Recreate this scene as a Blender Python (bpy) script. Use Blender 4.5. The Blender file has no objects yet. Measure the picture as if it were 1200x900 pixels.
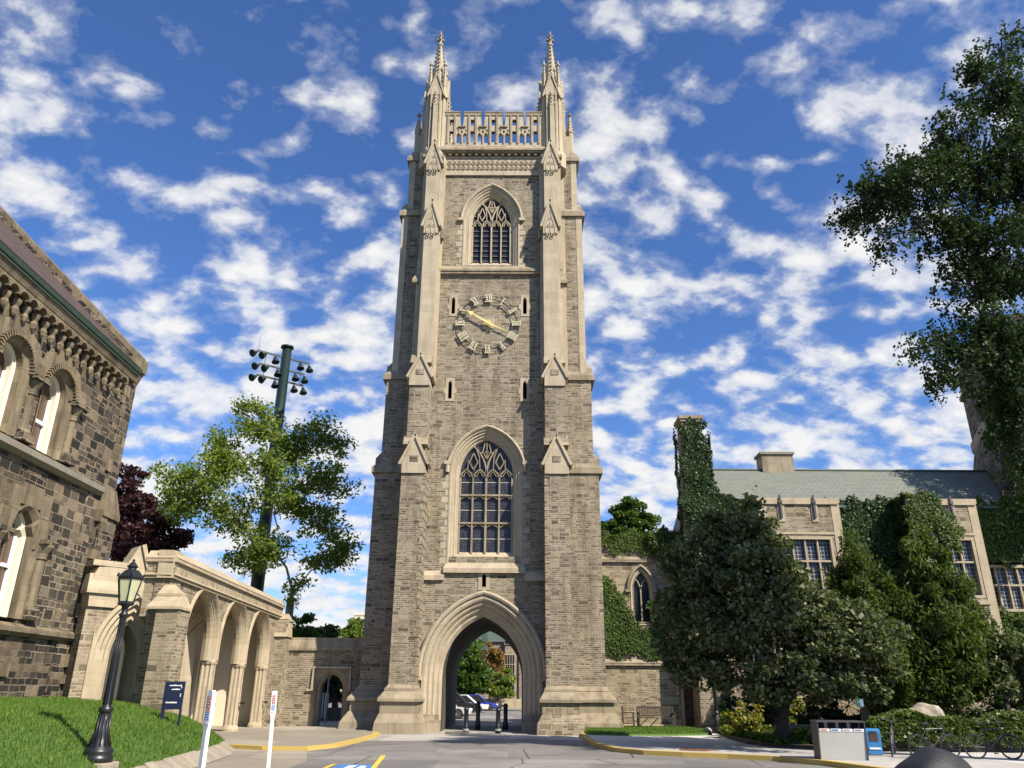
import bpy, math, random
import numpy as np
from mathutils import Vector, Matrix
from mathutils.geometry import tessellate_polygon
R=math.radians; PI=math.pi
sc=bpy.context.scene
C=sc.collection
EYE=1.7
F=904.0/1200.0; PITCH=R(21.8); ROLL=R(.45); YAW=R(.5)

# ------------------------------------------------------------------ helpers
def Tm(x,y,z=0,a=0): return Matrix.Translation((x,y,z))@Matrix.Rotation(R(a),4,'Z')
class MB:
    """collects shapes of ONE mesh object"""
    def __init__(s,xf=None): s.v=[];s.f=[];s.m=[];s.xf=xf;s.mi=0
    def add(s,vs,fs):
        b=len(s.v)
        if s.xf is not None: vs=[tuple(s.xf@Vector(p)) for p in vs]
        s.v+= [tuple(p) for p in vs]; s.f+=[tuple(i+b for i in f) for f in fs]; s.m+=[s.mi]*len(fs)
        return s
    def box(s,x0,x1,y0,y1,z0,z1):
        if x0>x1:x0,x1=x1,x0
        return s.fr((x0,x1,y0,y1,z0),(x0,x1,y0,y1,z1))
    def fr(s,a,b):  # frustum between two rectangles (x0,x1,y0,y1,z)
        vs=[]
        for (x0,x1,y0,y1,z) in (a,b):
            if x0>x1:x0,x1=x1,x0
            vs+=[(x0,y0,z),(x1,y0,z),(x1,y1,z),(x0,y1,z)]
        return s.add(vs,[(3,2,1,0),(4,5,6,7),(0,1,5,4),(1,2,6,5),(2,3,7,6),(3,0,4,7)])
    def prism(s,outer,y0,y1,holes=(),plane='xz',sides=True,front=True,back=True):
        """polygon (with holes) extruded; plane xz -> depth y ; yz -> depth x ; xy -> depth z"""
        def area(p): return sum(p[i][0]*p[(i+1)%len(p)][1]-p[(i+1)%len(p)][0]*p[i][1] for i in range(len(p)))
        loops=[list(outer) if area(outer)>0 else list(outer)[::-1]]
        for h in holes: loops.append(list(h) if area(h)<0 else list(h)[::-1])
        flat=[p for l in loops for p in l]; n=len(flat)
        tri=tessellate_polygon([[Vector((p[0],p[1],0)) for p in l] for l in loops])
        def P(p,d):
            return (p[0],d,p[1]) if plane=='xz' else ((d,p[0],p[1]) if plane=='yz' else (p[0],p[1],d))
        vs=[P(p,y0) for p in flat]+[P(p,y1) for p in flat]; fs=[]
        for t in tri:
            a,b,c=t
            ar=(flat[b][0]-flat[a][0])*(flat[c][1]-flat[a][1])-(flat[c][0]-flat[a][0])*(flat[b][1]-flat[a][1])
            if ar<0:a,c=c,a
            if front: fs.append((a,b,c) if plane=='xz' else (c,b,a))
            if back: fs.append((c+n,b+n,a+n) if plane=='xz' else (a+n,b+n,c+n))
        if sides:
            o=0
            for l in loops:
                k=len(l)
                for i in range(k):
                    j=(i+1)%k
                    q=(o+i,o+i+n,o+j+n,o+j) if plane=='xz' else (o+i,o+j,o+j+n,o+i+n)
                    fs.append(q)
                o+=k
        return s.add(vs,fs)
    def loft(s,rings,closed=False):
        k=len(rings[0]);vs=[p for r in rings for p in r];fs=[]
        for a in range(len(rings)-1):
            for i in range(k if closed else k-1):
                j=(i+1)%k
                fs.append((a*k+i,a*k+j,(a+1)*k+j,(a+1)*k+i))
        return s.add(vs,fs)
    def bar(s,pts,w,y0,y1):
        """flat strip of width w along a polyline in the xz plane, extruded in y"""
        n=len(pts);L=[];Rr=[]
        for i,p in enumerate(pts):
            a=Vector(pts[max(0,i-1)]);b=Vector(pts[min(n-1,i+1)]);d=(b-a)
            if d.length<1e-6:d=Vector((1,0))
            d.normalize();q=Vector((-d.y,d.x))*w/2
            L.append((p[0]+q.x,p[1]+q.y));Rr.append((p[0]-q.x,p[1]-q.y))
        vs=[];fs=[]
        for l,r in zip(L,Rr): vs+=[(l[0],y0,l[1]),(r[0],y0,r[1]),(r[0],y1,r[1]),(l[0],y1,l[1])]
        for i in range(n-1):
            for k in range(4):
                fs.append((4*i+k,4*i+(k+1)%4,4*i+4+(k+1)%4,4*i+4+k))
        fs+=[(3,2,1,0),(4*n-4,4*n-3,4*n-2,4*n-1)]
        return s.add(vs,fs)
    def tube(s,pts,rad,seg=8,cap=True):
        pts=[Vector(p) for p in pts];n=len(pts)
        rr=rad if isinstance(rad,(list,tuple)) else [rad]*n
        vs=[];fs=[];prev=None
        for i,p in enumerate(pts):
            d=(pts[min(n-1,i+1)]-pts[max(0,i-1)])
            d=d.normalized() if d.length>1e-9 else Vector((0,0,1))
            u=prev if prev is not None else (Vector((1,0,0)) if abs(d.x)<.8 else Vector((0,1,0)))
            u=(u-d*u.dot(d)).normalized();w=d.cross(u);prev=u
            for k in range(seg):
                a=2*PI*k/seg;vs.append(tuple(p+(u*math.cos(a)+w*math.sin(a))*rr[i]))
        for i in range(n-1):
            for k in range(seg):
                fs.append((i*seg+k,i*seg+(k+1)%seg,(i+1)*seg+(k+1)%seg,(i+1)*seg+k))
        if cap: fs+=[tuple(range(seg))[::-1],tuple((n-1)*seg+k for k in range(seg))]
        return s.add(vs,fs)
    def lathe(s,c,prof,seg=16,rot=0):
        vs=[];fs=[];n=len(prof)
        for (r,z) in prof:
            for k in range(seg):
                a=2*PI*k/seg+rot;vs.append((c[0]+r*math.cos(a),c[1]+r*math.sin(a),c[2]+z))
        for i in range(n-1):
            for k in range(seg): fs.append((i*seg+k,i*seg+(k+1)%seg,(i+1)*seg+(k+1)%seg,(i+1)*seg+k))
        fs+=[tuple(range(seg))[::-1],tuple((n-1)*seg+k for k in range(seg))]
        return s.add(vs,fs)
    def ball(s,c,r,seg=8,rings=5,sx=1,sy=1,sz=1):
        vs=[];fs=[]
        for i in range(rings+1):
            t=PI*i/rings
            for k in range(seg):
                a=2*PI*k/seg
                vs.append((c[0]+r*sx*math.sin(t)*math.cos(a),c[1]+r*sy*math.sin(t)*math.sin(a),c[2]+r*sz*math.cos(t)))
        for i in range(rings):
            for k in range(seg): fs.append((i*seg+k,(i+1)*seg+k,(i+1)*seg+(k+1)%seg,i*seg+(k+1)%seg))
        return s.add(vs,fs)
    def torus(s,c,Rm,r,axis='y',seg=28,ts=6):
        vs=[];fs=[]
        for i in range(seg):
            a=2*PI*i/seg
            for k in range(ts):
                b=2*PI*k/ts;q=Rm+r*math.cos(b);h=r*math.sin(b)
                if axis=='y': vs.append((c[0]+q*math.cos(a),c[1]+h,c[2]+q*math.sin(a)))
                else: vs.append((c[0]+q*math.cos(a),c[1]+q*math.sin(a),c[2]+h))
        for i in range(seg):
            for k in range(ts):
                fs.append((i*ts+k,((i+1)%seg)*ts+k,((i+1)%seg)*ts+(k+1)%ts,i*ts+(k+1)%ts))
        return s.add(vs,fs)

INV={}
def thing(name,label,cat,loc=(0,0,0),group=None,world=True,rz=0):
    o=bpy.data.objects.new(name,None);C.objects.link(o);o.empty_display_size=.3
    o.location=loc;o.rotation_euler=(0,0,rz)
    o['label']=label;o['category']=cat
    if group:o['group']=group
    INV[o.name]=Matrix.Translation(loc).inverted() if world else Matrix.Identity(4)
    return o
def tag(o,label,cat,group=None):
    o['label']=label;o['category']=cat
    if group:o['group']=group
    return o
def obj(name,mb,mat,parent=None,smooth=False,bevel=0,label=None):
    me=bpy.data.meshes.new(name);me.from_pydata(mb.v,[],mb.f)
    mats=mat if isinstance(mat,(list,tuple)) else [mat]
    for m in mats: me.materials.append(m)
    if len(mats)>1: me.polygons.foreach_set('material_index',mb.m)
    me.validate();me.update()
    import bmesh
    bm=bmesh.new();bm.from_mesh(me);bmesh.ops.recalc_face_normals(bm,faces=bm.faces);bm.to_mesh(me);bm.free()
    if smooth:
        me.polygons.foreach_set('use_smooth',[True]*len(me.polygons))
    o=bpy.data.objects.new(name,me);C.objects.link(o)
    if parent is not None:
        o.parent=parent
        top=parent
        if parent.name in INV: o.matrix_parent_inverse=INV[parent.name]
    if bevel:
        b=o.modifiers.new('bevel','BEVEL');b.width=bevel;b.segments=2;b.limit_method='ANGLE';b.angle_limit=R(40)
    if label:o['label']=label
    return o
def struct(name,mb,mat,smooth=False):
    o=obj(name,mb,mat,None,smooth);o['kind']='structure';return o
def copy_tree(o,parent=None):
    c=o.copy();C.objects.link(c)
    if parent is not None:c.parent=parent
    for ch in list(o.children): copy_tree(ch,c)
    return c

def arch(w,zs,h,z0=None,cx=0,o=0,n=12):
    """pointed-arch outline (left foot, up, apex, down); grown outwards by o"""
    d=(h*h-w*w)/(2*w);r=w+d+o;H=math.sqrt(max(r*r-d*d,1e-6));W=w+o
    L=[]
    a1=math.atan2(H,-d)  # apex seen from centre (cx+d)
    for i in range(n+1):
        t=PI+(a1-PI)*i/n
        L.append((cx+d+r*math.cos(t),zs+r*math.sin(t)))
    L[-1]=(cx,zs+H)
    Rr=[(2*cx-x,z) for x,z in L[:-1]][::-1]
    p=L+Rr
    if z0 is not None: p=[(cx-W,z0)]+p+[(cx+W,z0)]
    return p
def rarch(w,zs,z0=None,cx=0,o=0,n=16):
    p=[(cx-(w+o)*math.cos(PI*i/n),zs+(w+o)*math.sin(PI*i/n)) for i in range(n+1)]
    if z0 is not None:p=[(cx-w-o,z0)]+p+[(cx+w+o,z0)]
    return p
def mould(mb,fn,prof):
    """fn(o) -> outline; prof = [(offset, depth_y)]"""
    mb.loft([[(x,y,z) for x,z in fn(o)] for o,y in prof])
def arcpts(cx,cz,r,a0,a1,n=8): return [(cx+r*math.cos(R(a0+(a1-a0)*i/n)),cz+r*math.sin(R(a0+(a1-a0)*i/n))) for i in range(n+1)]

# ------------------------------------------------------------------ materials
def newmat(name):
    m=bpy.data.materials.new(name);m.use_nodes=True;nt=m.node_tree
    for n in list(nt.nodes): nt.nodes.remove(n)
    out=nt.nodes.new('ShaderNodeOutputMaterial');b=nt.nodes.new('ShaderNodeBsdfPrincipled')
    nt.links.new(b.outputs[0],out.inputs[0]);return m,nt,b
def N(nt,t,**k):
    n=nt.nodes.new(t)
    for a,v in k.items():
        if a=='inp':
            for i,x in v.items(): n.inputs[i].default_value=x
        else:setattr(n,a,v)
    return n
def L(nt,a,b): nt.links.new(a,b)
def c4(c): return (c[0],c[1],c[2],1)
def mixc(nt,fac,a,b,mode='MIX'):
    n=N(nt,'ShaderNodeMix',data_type='RGBA',blend_type=mode)
    for i,x in ((0,fac),(6,a),(7,b)):
        if hasattr(x,'links'): L(nt,x,n.inputs[i])
        elif isinstance(x,(tuple,list)): n.inputs[i].default_value=c4(x)
        else: n.inputs[i].default_value=x
    return n.outputs[2]
def ramp(nt,src,stops):
    n=N(nt,'ShaderNodeValToRGB');e=n.color_ramp.elements
    while len(e)<len(stops): e.new(.5)
    for i,(p,c) in enumerate(stops):
        e[i].position=p;e[i].color=c4(c) if isinstance(c,(tuple,list)) else (c,c,c,1)
    L(nt,src,n.inputs[0]);return n.outputs[0]
def noise(nt,vec,scale,detail=4,rough=.55,dist=0):
    n=N(nt,'ShaderNodeTexNoise',inp={'Scale':scale,'Detail':detail,'Roughness':rough,'Distortion':dist})
    if vec is not None:L(nt,vec,n.inputs['Vector'])
    return n.outputs[0]
def mth(nt,op,a,b=0,c=None,clamp=False):
    n=N(nt,'ShaderNodeMath',operation=op,use_clamp=clamp)
    for i,x in enumerate((a,b) if c is None else (a,b,c)):
        if hasattr(x,'links'):L(nt,x,n.inputs[i])
        else:n.inputs[i].default_value=x
    return n.outputs[0]
def vm(nt,op,a,b=None,out=0):
    n=N(nt,'ShaderNodeVectorMath',operation=op)
    for i,x in enumerate((a,b)):
        if x is None:continue
        if hasattr(x,'links'):L(nt,x,n.inputs[i])
        else:n.inputs[i].default_value=x
    return n.outputs[out]
def wallcoord(nt):
    g=N(nt,'ShaderNodeNewGeometry')
    t=vm(nt,'NORMALIZE',vm(nt,'CROSS_PRODUCT',(0,0,1),g.outputs['True Normal']))
    u=vm(nt,'DOT_PRODUCT',g.outputs['Position'],t,out=1)
    s=N(nt,'ShaderNodeSeparateXYZ');L(nt,g.outputs['Position'],s.inputs[0])
    c=N(nt,'ShaderNodeCombineXYZ');L(nt,u,c.inputs[0]);L(nt,s.outputs[2],c.inputs[1])
    # third coordinate separates the walls
    return c.outputs[0],g.outputs['Position']
def bump(nt,b,h,strength=.5,dist=.02,nrm=None):
    n=N(nt,'ShaderNodeBump',inp={'Strength':strength,'Distance':dist});L(nt,h,n.inputs['Height'])
    if nrm is not None:L(nt,nrm,n.inputs['Normal'])
    L(nt,n.outputs[0],b.inputs['Normal']);return n.outputs[0]
def bricks(nt,vec,w,h,mort,off=.5,smooth=.1,sq=1.0,sqf=2,bias=0):
    n=N(nt,'ShaderNodeTexBrick',offset=off,squash=sq,squash_frequency=sqf,
        inp={'Scale':1,'Mortar Size':mort,'Mortar Smooth':smooth,'Brick Width':w,'Row Height':h,'Bias':bias,
             'Color1':(0,0,0,1),'Color2':(1,1,1,1),'Mortar':(.5,.5,.5,1)})
    L(nt,vec,n.inputs['Vector']);return n.outputs[0],n.outputs[1]
def stone(name,cols,mortar,w,h,mort,big=None,thr=.56,bstr=.6,bdist=.03,stain=(.55,.5,.45),stamt=.5,mnoise=True,scale=1.0):
    """coursed rubble: two sizes of course mixed by a mask, random tone for every stone, mortar, stains"""
    m,nt,b=newmat(name);uv,pos=wallcoord(nt)
    wob=N(nt,'ShaderNodeTexNoise',inp={'Scale':1.7,'Detail':3});L(nt,uv,wob.inputs['Vector'])
    off=vm(nt,'SCALE',vm(nt,'SUBTRACT',wob.outputs[1],(.5,.5,.5)));off.node.inputs[3].default_value=h*.55
    uv2=vm(nt,'ADD',uv,off)
    c1,f1=bricks(nt,uv2,w,h,mort,.43,sq=1.5,sqf=3)
    col,fac=c1,f1
    if big:
        c2,f2=bricks(nt,uv2,big[0],big[1],mort*1.15,.37,sq=.7,sqf=2)
        # mask constant over whole stones of the large grid
        sn=vm(nt,'SNAP',uv2,(big[0]*2.0,big[1],1))
        wn=N(nt,'ShaderNodeTexWhiteNoise',noise_dimensions='2D');L(nt,sn,wn.inputs['Vector'])
        mk=mth(nt,'GREATER_THAN',wn.outputs[0],thr)
        col=mixc(nt,mk,c1,c2);fac=mixc(nt,mk,f1,f2)
    val=N(nt,'ShaderNodeRGBToBW');L(nt,col,val.inputs[0])
    fine=noise(nt,pos,9*scale,6,.65)
    k=mth(nt,'ADD',mth(nt,'MULTIPLY',val.outputs[0],.72),mth(nt,'MULTIPLY',fine,.28))
    n=len(cols);sc_=ramp(nt,k,[(.12+.76*i/(n-1),c) for i,c in enumerate(cols)])
    mc=mixc(nt,noise(nt,pos,.9,3),[x*.55 for x in mortar],mortar) if mnoise else None
    jf=mth(nt,'MULTIPLY',fac,ramp(nt,noise(nt,pos,1.6,5,.7),[(.36,.25),(.58,1.)]))
    base=mixc(nt,jf,sc_,mc if mc is not None else mortar)
    big_n=ramp(nt,noise(nt,pos,.35,5,.6),[(.35,0.),(.7,1.)])
    base=mixc(nt,mth(nt,'MULTIPLY',big_n,stamt),base,mixc(nt,1,base,stain,'MULTIPLY'))
    sm=N(nt,'ShaderNodeMapping',inp={'Scale':(1.6,1.6,.16)});L(nt,pos,sm.inputs[0])
    stk=ramp(nt,noise(nt,sm.outputs[0],1.,6,.7,.3),[(.5,0.),(.68,1.)])
    base=mixc(nt,mth(nt,'MULTIPLY',stk,.7),base,mixc(nt,1,base,(.45,.42,.38),'MULTIPLY'))
    lt=ramp(nt,noise(nt,pos,.55,4,.6),[(.58,0.),(.7,1.)])
    base=mixc(nt,mth(nt,'MULTIPLY',lt,.35),base,mixc(nt,1,base,(1.45,1.4,1.3),'MULTIPLY'))
    L(nt,base,b.inputs['Base Color']);b.inputs['Roughness'].default_value=.9
    hgt=mth(nt,'ADD',mth(nt,'MULTIPLY',mth(nt,'SUBTRACT',1,fac),1.0),mth(nt,'MULTIPLY',noise(nt,pos,14*scale,5,.7),.55))
    hgt=mth(nt,'ADD',hgt,mth(nt,'MULTIPLY',val.outputs[0],.5))
    bump(nt,b,hgt,bstr,bdist);return m
def ashlar(name,c0,c1,w=.9,h=.42,joint=.006,jc=.6,dirt=(.45,.42,.38),damt=.55,bs=.25):
    m,nt,b=newmat(name);uv,pos=wallcoord(nt)
    col,f=bricks(nt,uv,w,h,joint,.5,.3)
    v=N(nt,'ShaderNodeRGBToBW');L(nt,col,v.inputs[0])
    t=mth(nt,'ADD',mth(nt,'MULTIPLY',v.outputs[0],.45),mth(nt,'MULTIPLY',noise(nt,pos,3.2,6,.65),.55))
    base=mixc(nt,t,c0,c1)
    streak=N(nt,'ShaderNodeMapping',inp={'Scale':(2.6,2.6,.35)});L(nt,pos,streak.inputs[0])
    st=ramp(nt,noise(nt,streak.outputs[0],1.0,6,.65),[(.46,0.),(.72,1.)])
    base=mixc(nt,mth(nt,'MULTIPLY',st,damt),base,mixc(nt,1,base,dirt,'MULTIPLY'))
    base=mixc(nt,mth(nt,'MULTIPLY',f,1-jc),base,(.12,.1,.075))
    L(nt,base,b.inputs['Base Color']);b.inputs['Roughness'].default_value=.85
    hg=mth(nt,'ADD',mth(nt,'SUBTRACT',1,f),mth(nt,'MULTIPLY',noise(nt,pos,20,5,.7),.6))
    bump(nt,b,hg,bs,.012);return m
def plain(name,c,rough=.6,metal=0,var=.15,scale=6,bs=0.,spec=None,c2=None):
    m,nt,b=newmat(name);g=N(nt,'ShaderNodeNewGeometry')
    n1=noise(nt,g.outputs['Position'],scale,5,.6)
    col=mixc(nt,n1,[x*(1-var) for x in c],c2 if c2 else [min(1,x*(1+var)) for x in c])
    L(nt,col,b.inputs['Base Color']);b.inputs['Roughness'].default_value=rough;b.inputs['Metallic'].default_value=metal
    if spec is not None:b.inputs['Specular IOR Level'].default_value=spec
    if bs:bump(nt,b,noise(nt,g.outputs['Position'],scale*6,5,.7),bs,.02)
    return m
def leafmat(name,cols,trans=.35,rough=.45,bsigns=True):
    m,nt,b=newmat(name);g=N(nt,'ShaderNodeNewGeometry')
    k=mth(nt,'ADD',mth(nt,'MULTIPLY',g.outputs['Random Per Island'],.6),mth(nt,'MULTIPLY',noise(nt,g.outputs['Position'],.55,3),.5))
    n=len(cols);col=ramp(nt,k,[(.15+.7*i/(n-1),c) for i,c in enumerate(cols)])
    L(nt,col,b.inputs['Base Color']);b.inputs['Roughness'].default_value=rough
    b.inputs['Specular IOR Level'].default_value=.2
    tr=N(nt,'ShaderNodeBsdfTranslucent');br=mixc(nt,1,col,(1.3,1.5,.6),'MULTIPLY');L(nt,br,tr.inputs[0])
    mx=N(nt,'ShaderNodeMixShader',inp={0:trans});L(nt,b.outputs[0],mx.inputs[1]);L(nt,tr.outputs[0],mx.inputs[2])
    out=[q for q in nt.nodes if q.type=='OUTPUT_MATERIAL'][0];L(nt,mx.outputs[0],out.inputs[0]);return m
def leaded(name,glass,lead,w=.16,h=.2,colored=None,rough=.12):
    m,nt,b=newmat(name);uv,pos=wallcoord(nt)
    col,f=bricks(nt,uv,w,h,.012,0.0,.1)
    v=N(nt,'ShaderNodeRGBToBW');L(nt,col,v.inputs[0])
    if colored:
        n=len(colored)
        wob=noise(nt,pos,5.5,3,.6,1.5)
        base=ramp(nt,wob,[(.3+.4*i/(n-1),c) for i,c in enumerate(colored)])
    else: base=mixc(nt,v.outputs[0],glass,[x*1.8 for x in glass])
    base=mixc(nt,f,base,lead)
    L(nt,base,b.inputs['Base Color']);b.inputs['Roughness'].default_value=rough;b.inputs['Specular IOR Level'].default_value=.28
    h_=mth(nt,'ADD',v.outputs[0],noise(nt,pos,7,2));bump(nt,b,h_,.25,.01);return m

M={}
M['rubble']=stone('tower_rubble',[(.075,.058,.04),(.15,.122,.083),(.205,.169,.115),(.25,.208,.144),(.31,.262,.182)],(.5,.44,.33),.27,.095,.017,big=(.5,.185),thr=.72,bstr=.75,bdist=.03,stain=(.72,.68,.62),stamt=.55)
M['rubble2']=stone('wall_rubble',[(.1,.078,.05),(.2,.162,.105),(.275,.23,.152),(.35,.3,.21)],(.5,.43,.32),.29,.1,.017,big=(.5,.22),thr=.75,bstr=.8,bdist=.03,stain=(.7,.66,.58),stamt=.5)
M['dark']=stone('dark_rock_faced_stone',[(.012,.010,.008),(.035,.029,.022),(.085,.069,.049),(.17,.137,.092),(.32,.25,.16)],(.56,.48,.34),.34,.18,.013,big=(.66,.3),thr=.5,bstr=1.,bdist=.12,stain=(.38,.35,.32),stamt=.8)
M['ash']=ashlar('pale_limestone',(.33,.278,.19),(.45,.385,.275))
M['ashd']=ashlar('weathered_limestone',(.2,.165,.11),(.34,.285,.195),damt=.8,dirt=(.35,.33,.3))
M['ashl']=ashlar('arcade_limestone',(.32,.262,.172),(.44,.37,.255),w=.6,h=.36,damt=.45)
M['uca']=ashlar('college_sandstone',(.10,.078,.048),(.25,.2,.125),w=.5,h=.4,dirt=(.22,.2,.17),damt=.95,bs=.7)
M['plaster']=plain('cream_plaster',(.62,.55,.42),.9,var=.08,scale=1.5,bs=.1)
M['dkvoid']=plain('dark_interior',(.012,.011,.01),.9)
M['glass1']=leaded('stained_glass',(.02,.025,.04),(.02,.02,.02),.11,.16,colored=[(.008,.01,.016),(.03,.035,.05),(.07,.08,.1),(.012,.013,.018),(.05,.02,.02),(.1,.11,.12)])
M['glass2']=leaded('leaded_glass',(.012,.014,.018),(.03,.03,.03),.14,.22)
M['glass3']=leaded('casement_glass',(.02,.023,.028),(.35,.35,.34),.17,.2,rough=.08)
M['black']=plain('black_iron',(.012,.013,.016),.38,.0,var=.3,scale=20)
M['gold']=plain('gilded_metal',(.75,.62,.24),.45,.25,var=.1)
M['numeral']=plain('pale_numeral_paint',(.52,.48,.33),.6)
M['white']=plain('white_paint',(.8,.8,.78),.5,var=.04)
M['cream']=plain('cream_window_paint',(.6,.55,.42),.6,var=.06)
M['wood']=plain('brown_door_wood',(.16,.055,.02),.5,var=.45,scale=4,bs=.2)
M['brownglass']=plain('brown_window_glass',(.07,.035,.02),.15,var=.5,scale=.9,spec=.8)
M['bark']=plain('grey_brown_bark',(.13,.10,.07),.95,var=.5,scale=7,bs=.8)
M['barkd']=plain('dark_bark',(.045,.036,.028),.95,var=.5,scale=7,bs=.8)
M['barkl']=plain('pale_bark',(.24,.2,.13),.95,var=.4,scale=5,bs=.6)
M['green_pole']=plain('dark_green_paint',(.006,.02,.018),.42,var=.2)
M['bench']=plain('weathered_bench_wood',(.05,.038,.027),.8,var=.4,scale=12)
M['steel']=plain('grey_painted_steel',(.42,.42,.39),.45,.1,var=.06,scale=3)
M['dsteel']=plain('charcoal_steel',(.05,.05,.05),.5)
M['blue']=plain('blue_painted_steel',(.03,.17,.38),.4,var=.12)
M['dblue']=plain('navy_sign_paint',(.012,.018,.05),.4,var=.1)
M['yellow']=plain('worn_yellow_kerb_paint',(.62,.4,.05),.75,var=.2,scale=3,bs=.3,c2=(.45,.35,.14))
M['yline']=plain('yellow_road_paint',(.7,.45,.05),.75,var=.25,scale=9)
M['bluepaint']=plain('blue_road_paint',(.05,.17,.42),.75,var=.3,scale=7)
M['whitepaint']=plain('white_road_paint',(.6,.6,.58),.75,var=.2,scale=9)
M['rust']=plain('rusty_iron_plate',(.2,.085,.035),.85,var=.3,scale=12,bs=.3)
M['red']=plain('red_label',(.42,.12,.1),.5);M['lblue']=plain('blue_label',(.08,.2,.5),.5);M['lgreen']=plain('green_label',(.08,.32,.14),.5)
M['orange']=plain('orange_label',(.6,.22,.1),.5);M['purple']=plain('purple_label',(.3,.2,.45),.5)
M['rock']=plain('pale_boulder',(.3,.25,.18),.95,var=.4,scale=4,bs=1.,c2=(.5,.44,.35))
M['rockd']=plain('black_boulder',(.010,.012,.014),.55,var=.4,scale=6,bs=.5)
M['concrete']=plain('stained_concrete',(.2,.18,.14),.9,var=.4,scale=2.5,bs=.5)
M['copper']=plain('green_copper',(.05,.08,.06),.6,.0,var=.35,scale=3)
M['tyre']=plain('rubber',(.012,.012,.012),.8);M['chrome']=plain('bright_metal',(.16,.16,.16),.4,.8)
M['shadestone']=ashlar('shade_darkened_stone',(.05,.043,.033),(.09,.078,.06))  # stone colour darkened to paint in the deep shade of the gateway passage
def roofmat(name,c0,c1,rowh,w,streak=False):
    m,nt,b=newmat(name);g=N(nt,'ShaderNodeNewGeometry')
    s=N(nt,'ShaderNodeSeparateXYZ');L(nt,g.outputs['Position'],s.inputs[0])
    t=vm(nt,'NORMALIZE',vm(nt,'CROSS_PRODUCT',(0,0,1),g.outputs['True Normal']))
    u=vm(nt,'DOT_PRODUCT',g.outputs['Position'],t,out=1)
    c=N(nt,'ShaderNodeCombineXYZ');L(nt,u,c.inputs[0]);L(nt,s.outputs[2],c.inputs[1])
    col,f=bricks(nt,c.outputs[0],w,rowh,.012,.5)
    v=N(nt,'ShaderNodeRGBToBW');L(nt,col,v.inputs[0])
    k=mth(nt,'ADD',mth(nt,'MULTIPLY',v.outputs[0],.4),mth(nt,'MULTIPLY',noise(nt,g.outputs['Position'],1.2,6,.65),.6))
    base=mixc(nt,k,c0,c1);base=mixc(nt,mth(nt,'MULTIPLY',f,.7),base,[x*.25 for x in c0])
    L(nt,base,b.inputs['Base Color']);b.inputs['Roughness'].default_value=.75
    bump(nt,b,mth(nt,'ADD',mth(nt,'SUBTRACT',1,f),v.outputs[0]),.5,.02);return m
M['slate']=roofmat('green_grey_slate',(.115,.13,.108),(.19,.207,.168),.13,.32)
M['slated']=roofmat('dark_brown_slate',(.028,.018,.014),(.1,.065,.05),.2,.3)
def groundmat(name,c0,c1,patch,crack=.0,sc1=1.0,agg=90):
    m,nt,b=newmat(name);g=N(nt,'ShaderNodeNewGeometry');p=g.outputs['Position']
    k=noise(nt,p,.35*sc1,6,.62,.4)
    base=mixc(nt,ramp(nt,k,[(.35,0.),(.65,1.)]),c0,c1)
    base=mixc(nt,mth(nt,'MULTIPLY',ramp(nt,noise(nt,p,1.3*sc1,5,.7,1.),[(.5,0.),(.75,1.)]),.5),base,patch)
    ag=noise(nt,p,agg,2,.5);base=mixc(nt,1,base,ramp(nt,ag,[(.3,.72),(.7,1.25)]),'MULTIPLY')
    pv=N(nt,'ShaderNodeTexVoronoi',feature='F1',distance='CHEBYCHEV',inp={'Scale':.16});L(nt,p,pv.inputs['Vector'])
    pw=N(nt,'ShaderNodeRGBToBW');L(nt,pv.outputs[1],pw.inputs[0])
    base=mixc(nt,.55,base,mixc(nt,1,base,ramp(nt,pw.outputs[0],[(.2,.62),(.8,1.3)]),'MULTIPLY'))
    oil=ramp(nt,noise(nt,p,.9*sc1,4,.7,.8),[(.62,0.),(.74,1.)]);base=mixc(nt,mth(nt,'MULTIPLY',oil,.45),base,mixc(nt,1,base,(.45,.44,.42),'MULTIPLY'))
    if crack:
        vo=N(nt,'ShaderNodeTexVoronoi',feature='DISTANCE_TO_EDGE',inp={'Scale':.28})
        wob=vm(nt,'ADD',p,vm(nt,'SCALE',N(nt,'ShaderNodeTexNoise',inp={'Scale':1.1,'Detail':5}).outputs[1]));wob.node.inputs[3].default_value=1
        L(nt,wob,vo.inputs['Vector'])
        cr=mth(nt,'LESS_THAN',vo.outputs[0],.006)
        base=mixc(nt,mth(nt,'MULTIPLY',cr,crack),base,(.03,.028,.025))
    L(nt,base,b.inputs['Base Color']);b.inputs['Roughness'].default_value=.88
    bump(nt,b,mth(nt,'ADD',noise(nt,p,agg*.6,3,.6),k),.35,.01);return m
M['asphalt']=groundmat('worn_asphalt',(.15,.143,.135),(.24,.227,.207),(.11,.105,.1),crack=.8)
M['apron']=groundmat('pale_concrete_apron',(.3,.285,.255),(.39,.37,.33),(.22,.21,.19),crack=.35)
M['walk']=groundmat('concrete_pavement',(.4,.385,.35),(.5,.48,.44),(.3,.28,.25),agg=60)
M['walkb']=groundmat('brown_paving',(.26,.225,.175),(.34,.3,.235),(.2,.17,.13),agg=60)
M['soil']=groundmat('soil',(.04,.03,.02),(.08,.06,.04),(.06,.06,.03))
M['turf']=groundmat('turf',(.04,.1,.01),(.07,.14,.018),(.09,.12,.03),sc1=2.2,agg=45)
M['land']=groundmat('far_ground',(.06,.08,.03),(.1,.1,.06),(.12,.11,.08))
M['kerbst']=ashlar('kerb_stone',(.24,.2,.15),(.36,.31,.24),w=.6,h=.5,joint=.02,jc=.1)
M['grass']=leafmat('grass_blades',[(.05,.105,.012),(.09,.17,.022),(.15,.21,.045)],.3,.6)
M['l_mid']=leafmat('mid_green_leaves',[(.035,.075,.014),(.06,.115,.022),(.11,.17,.035)],.4)
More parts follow.
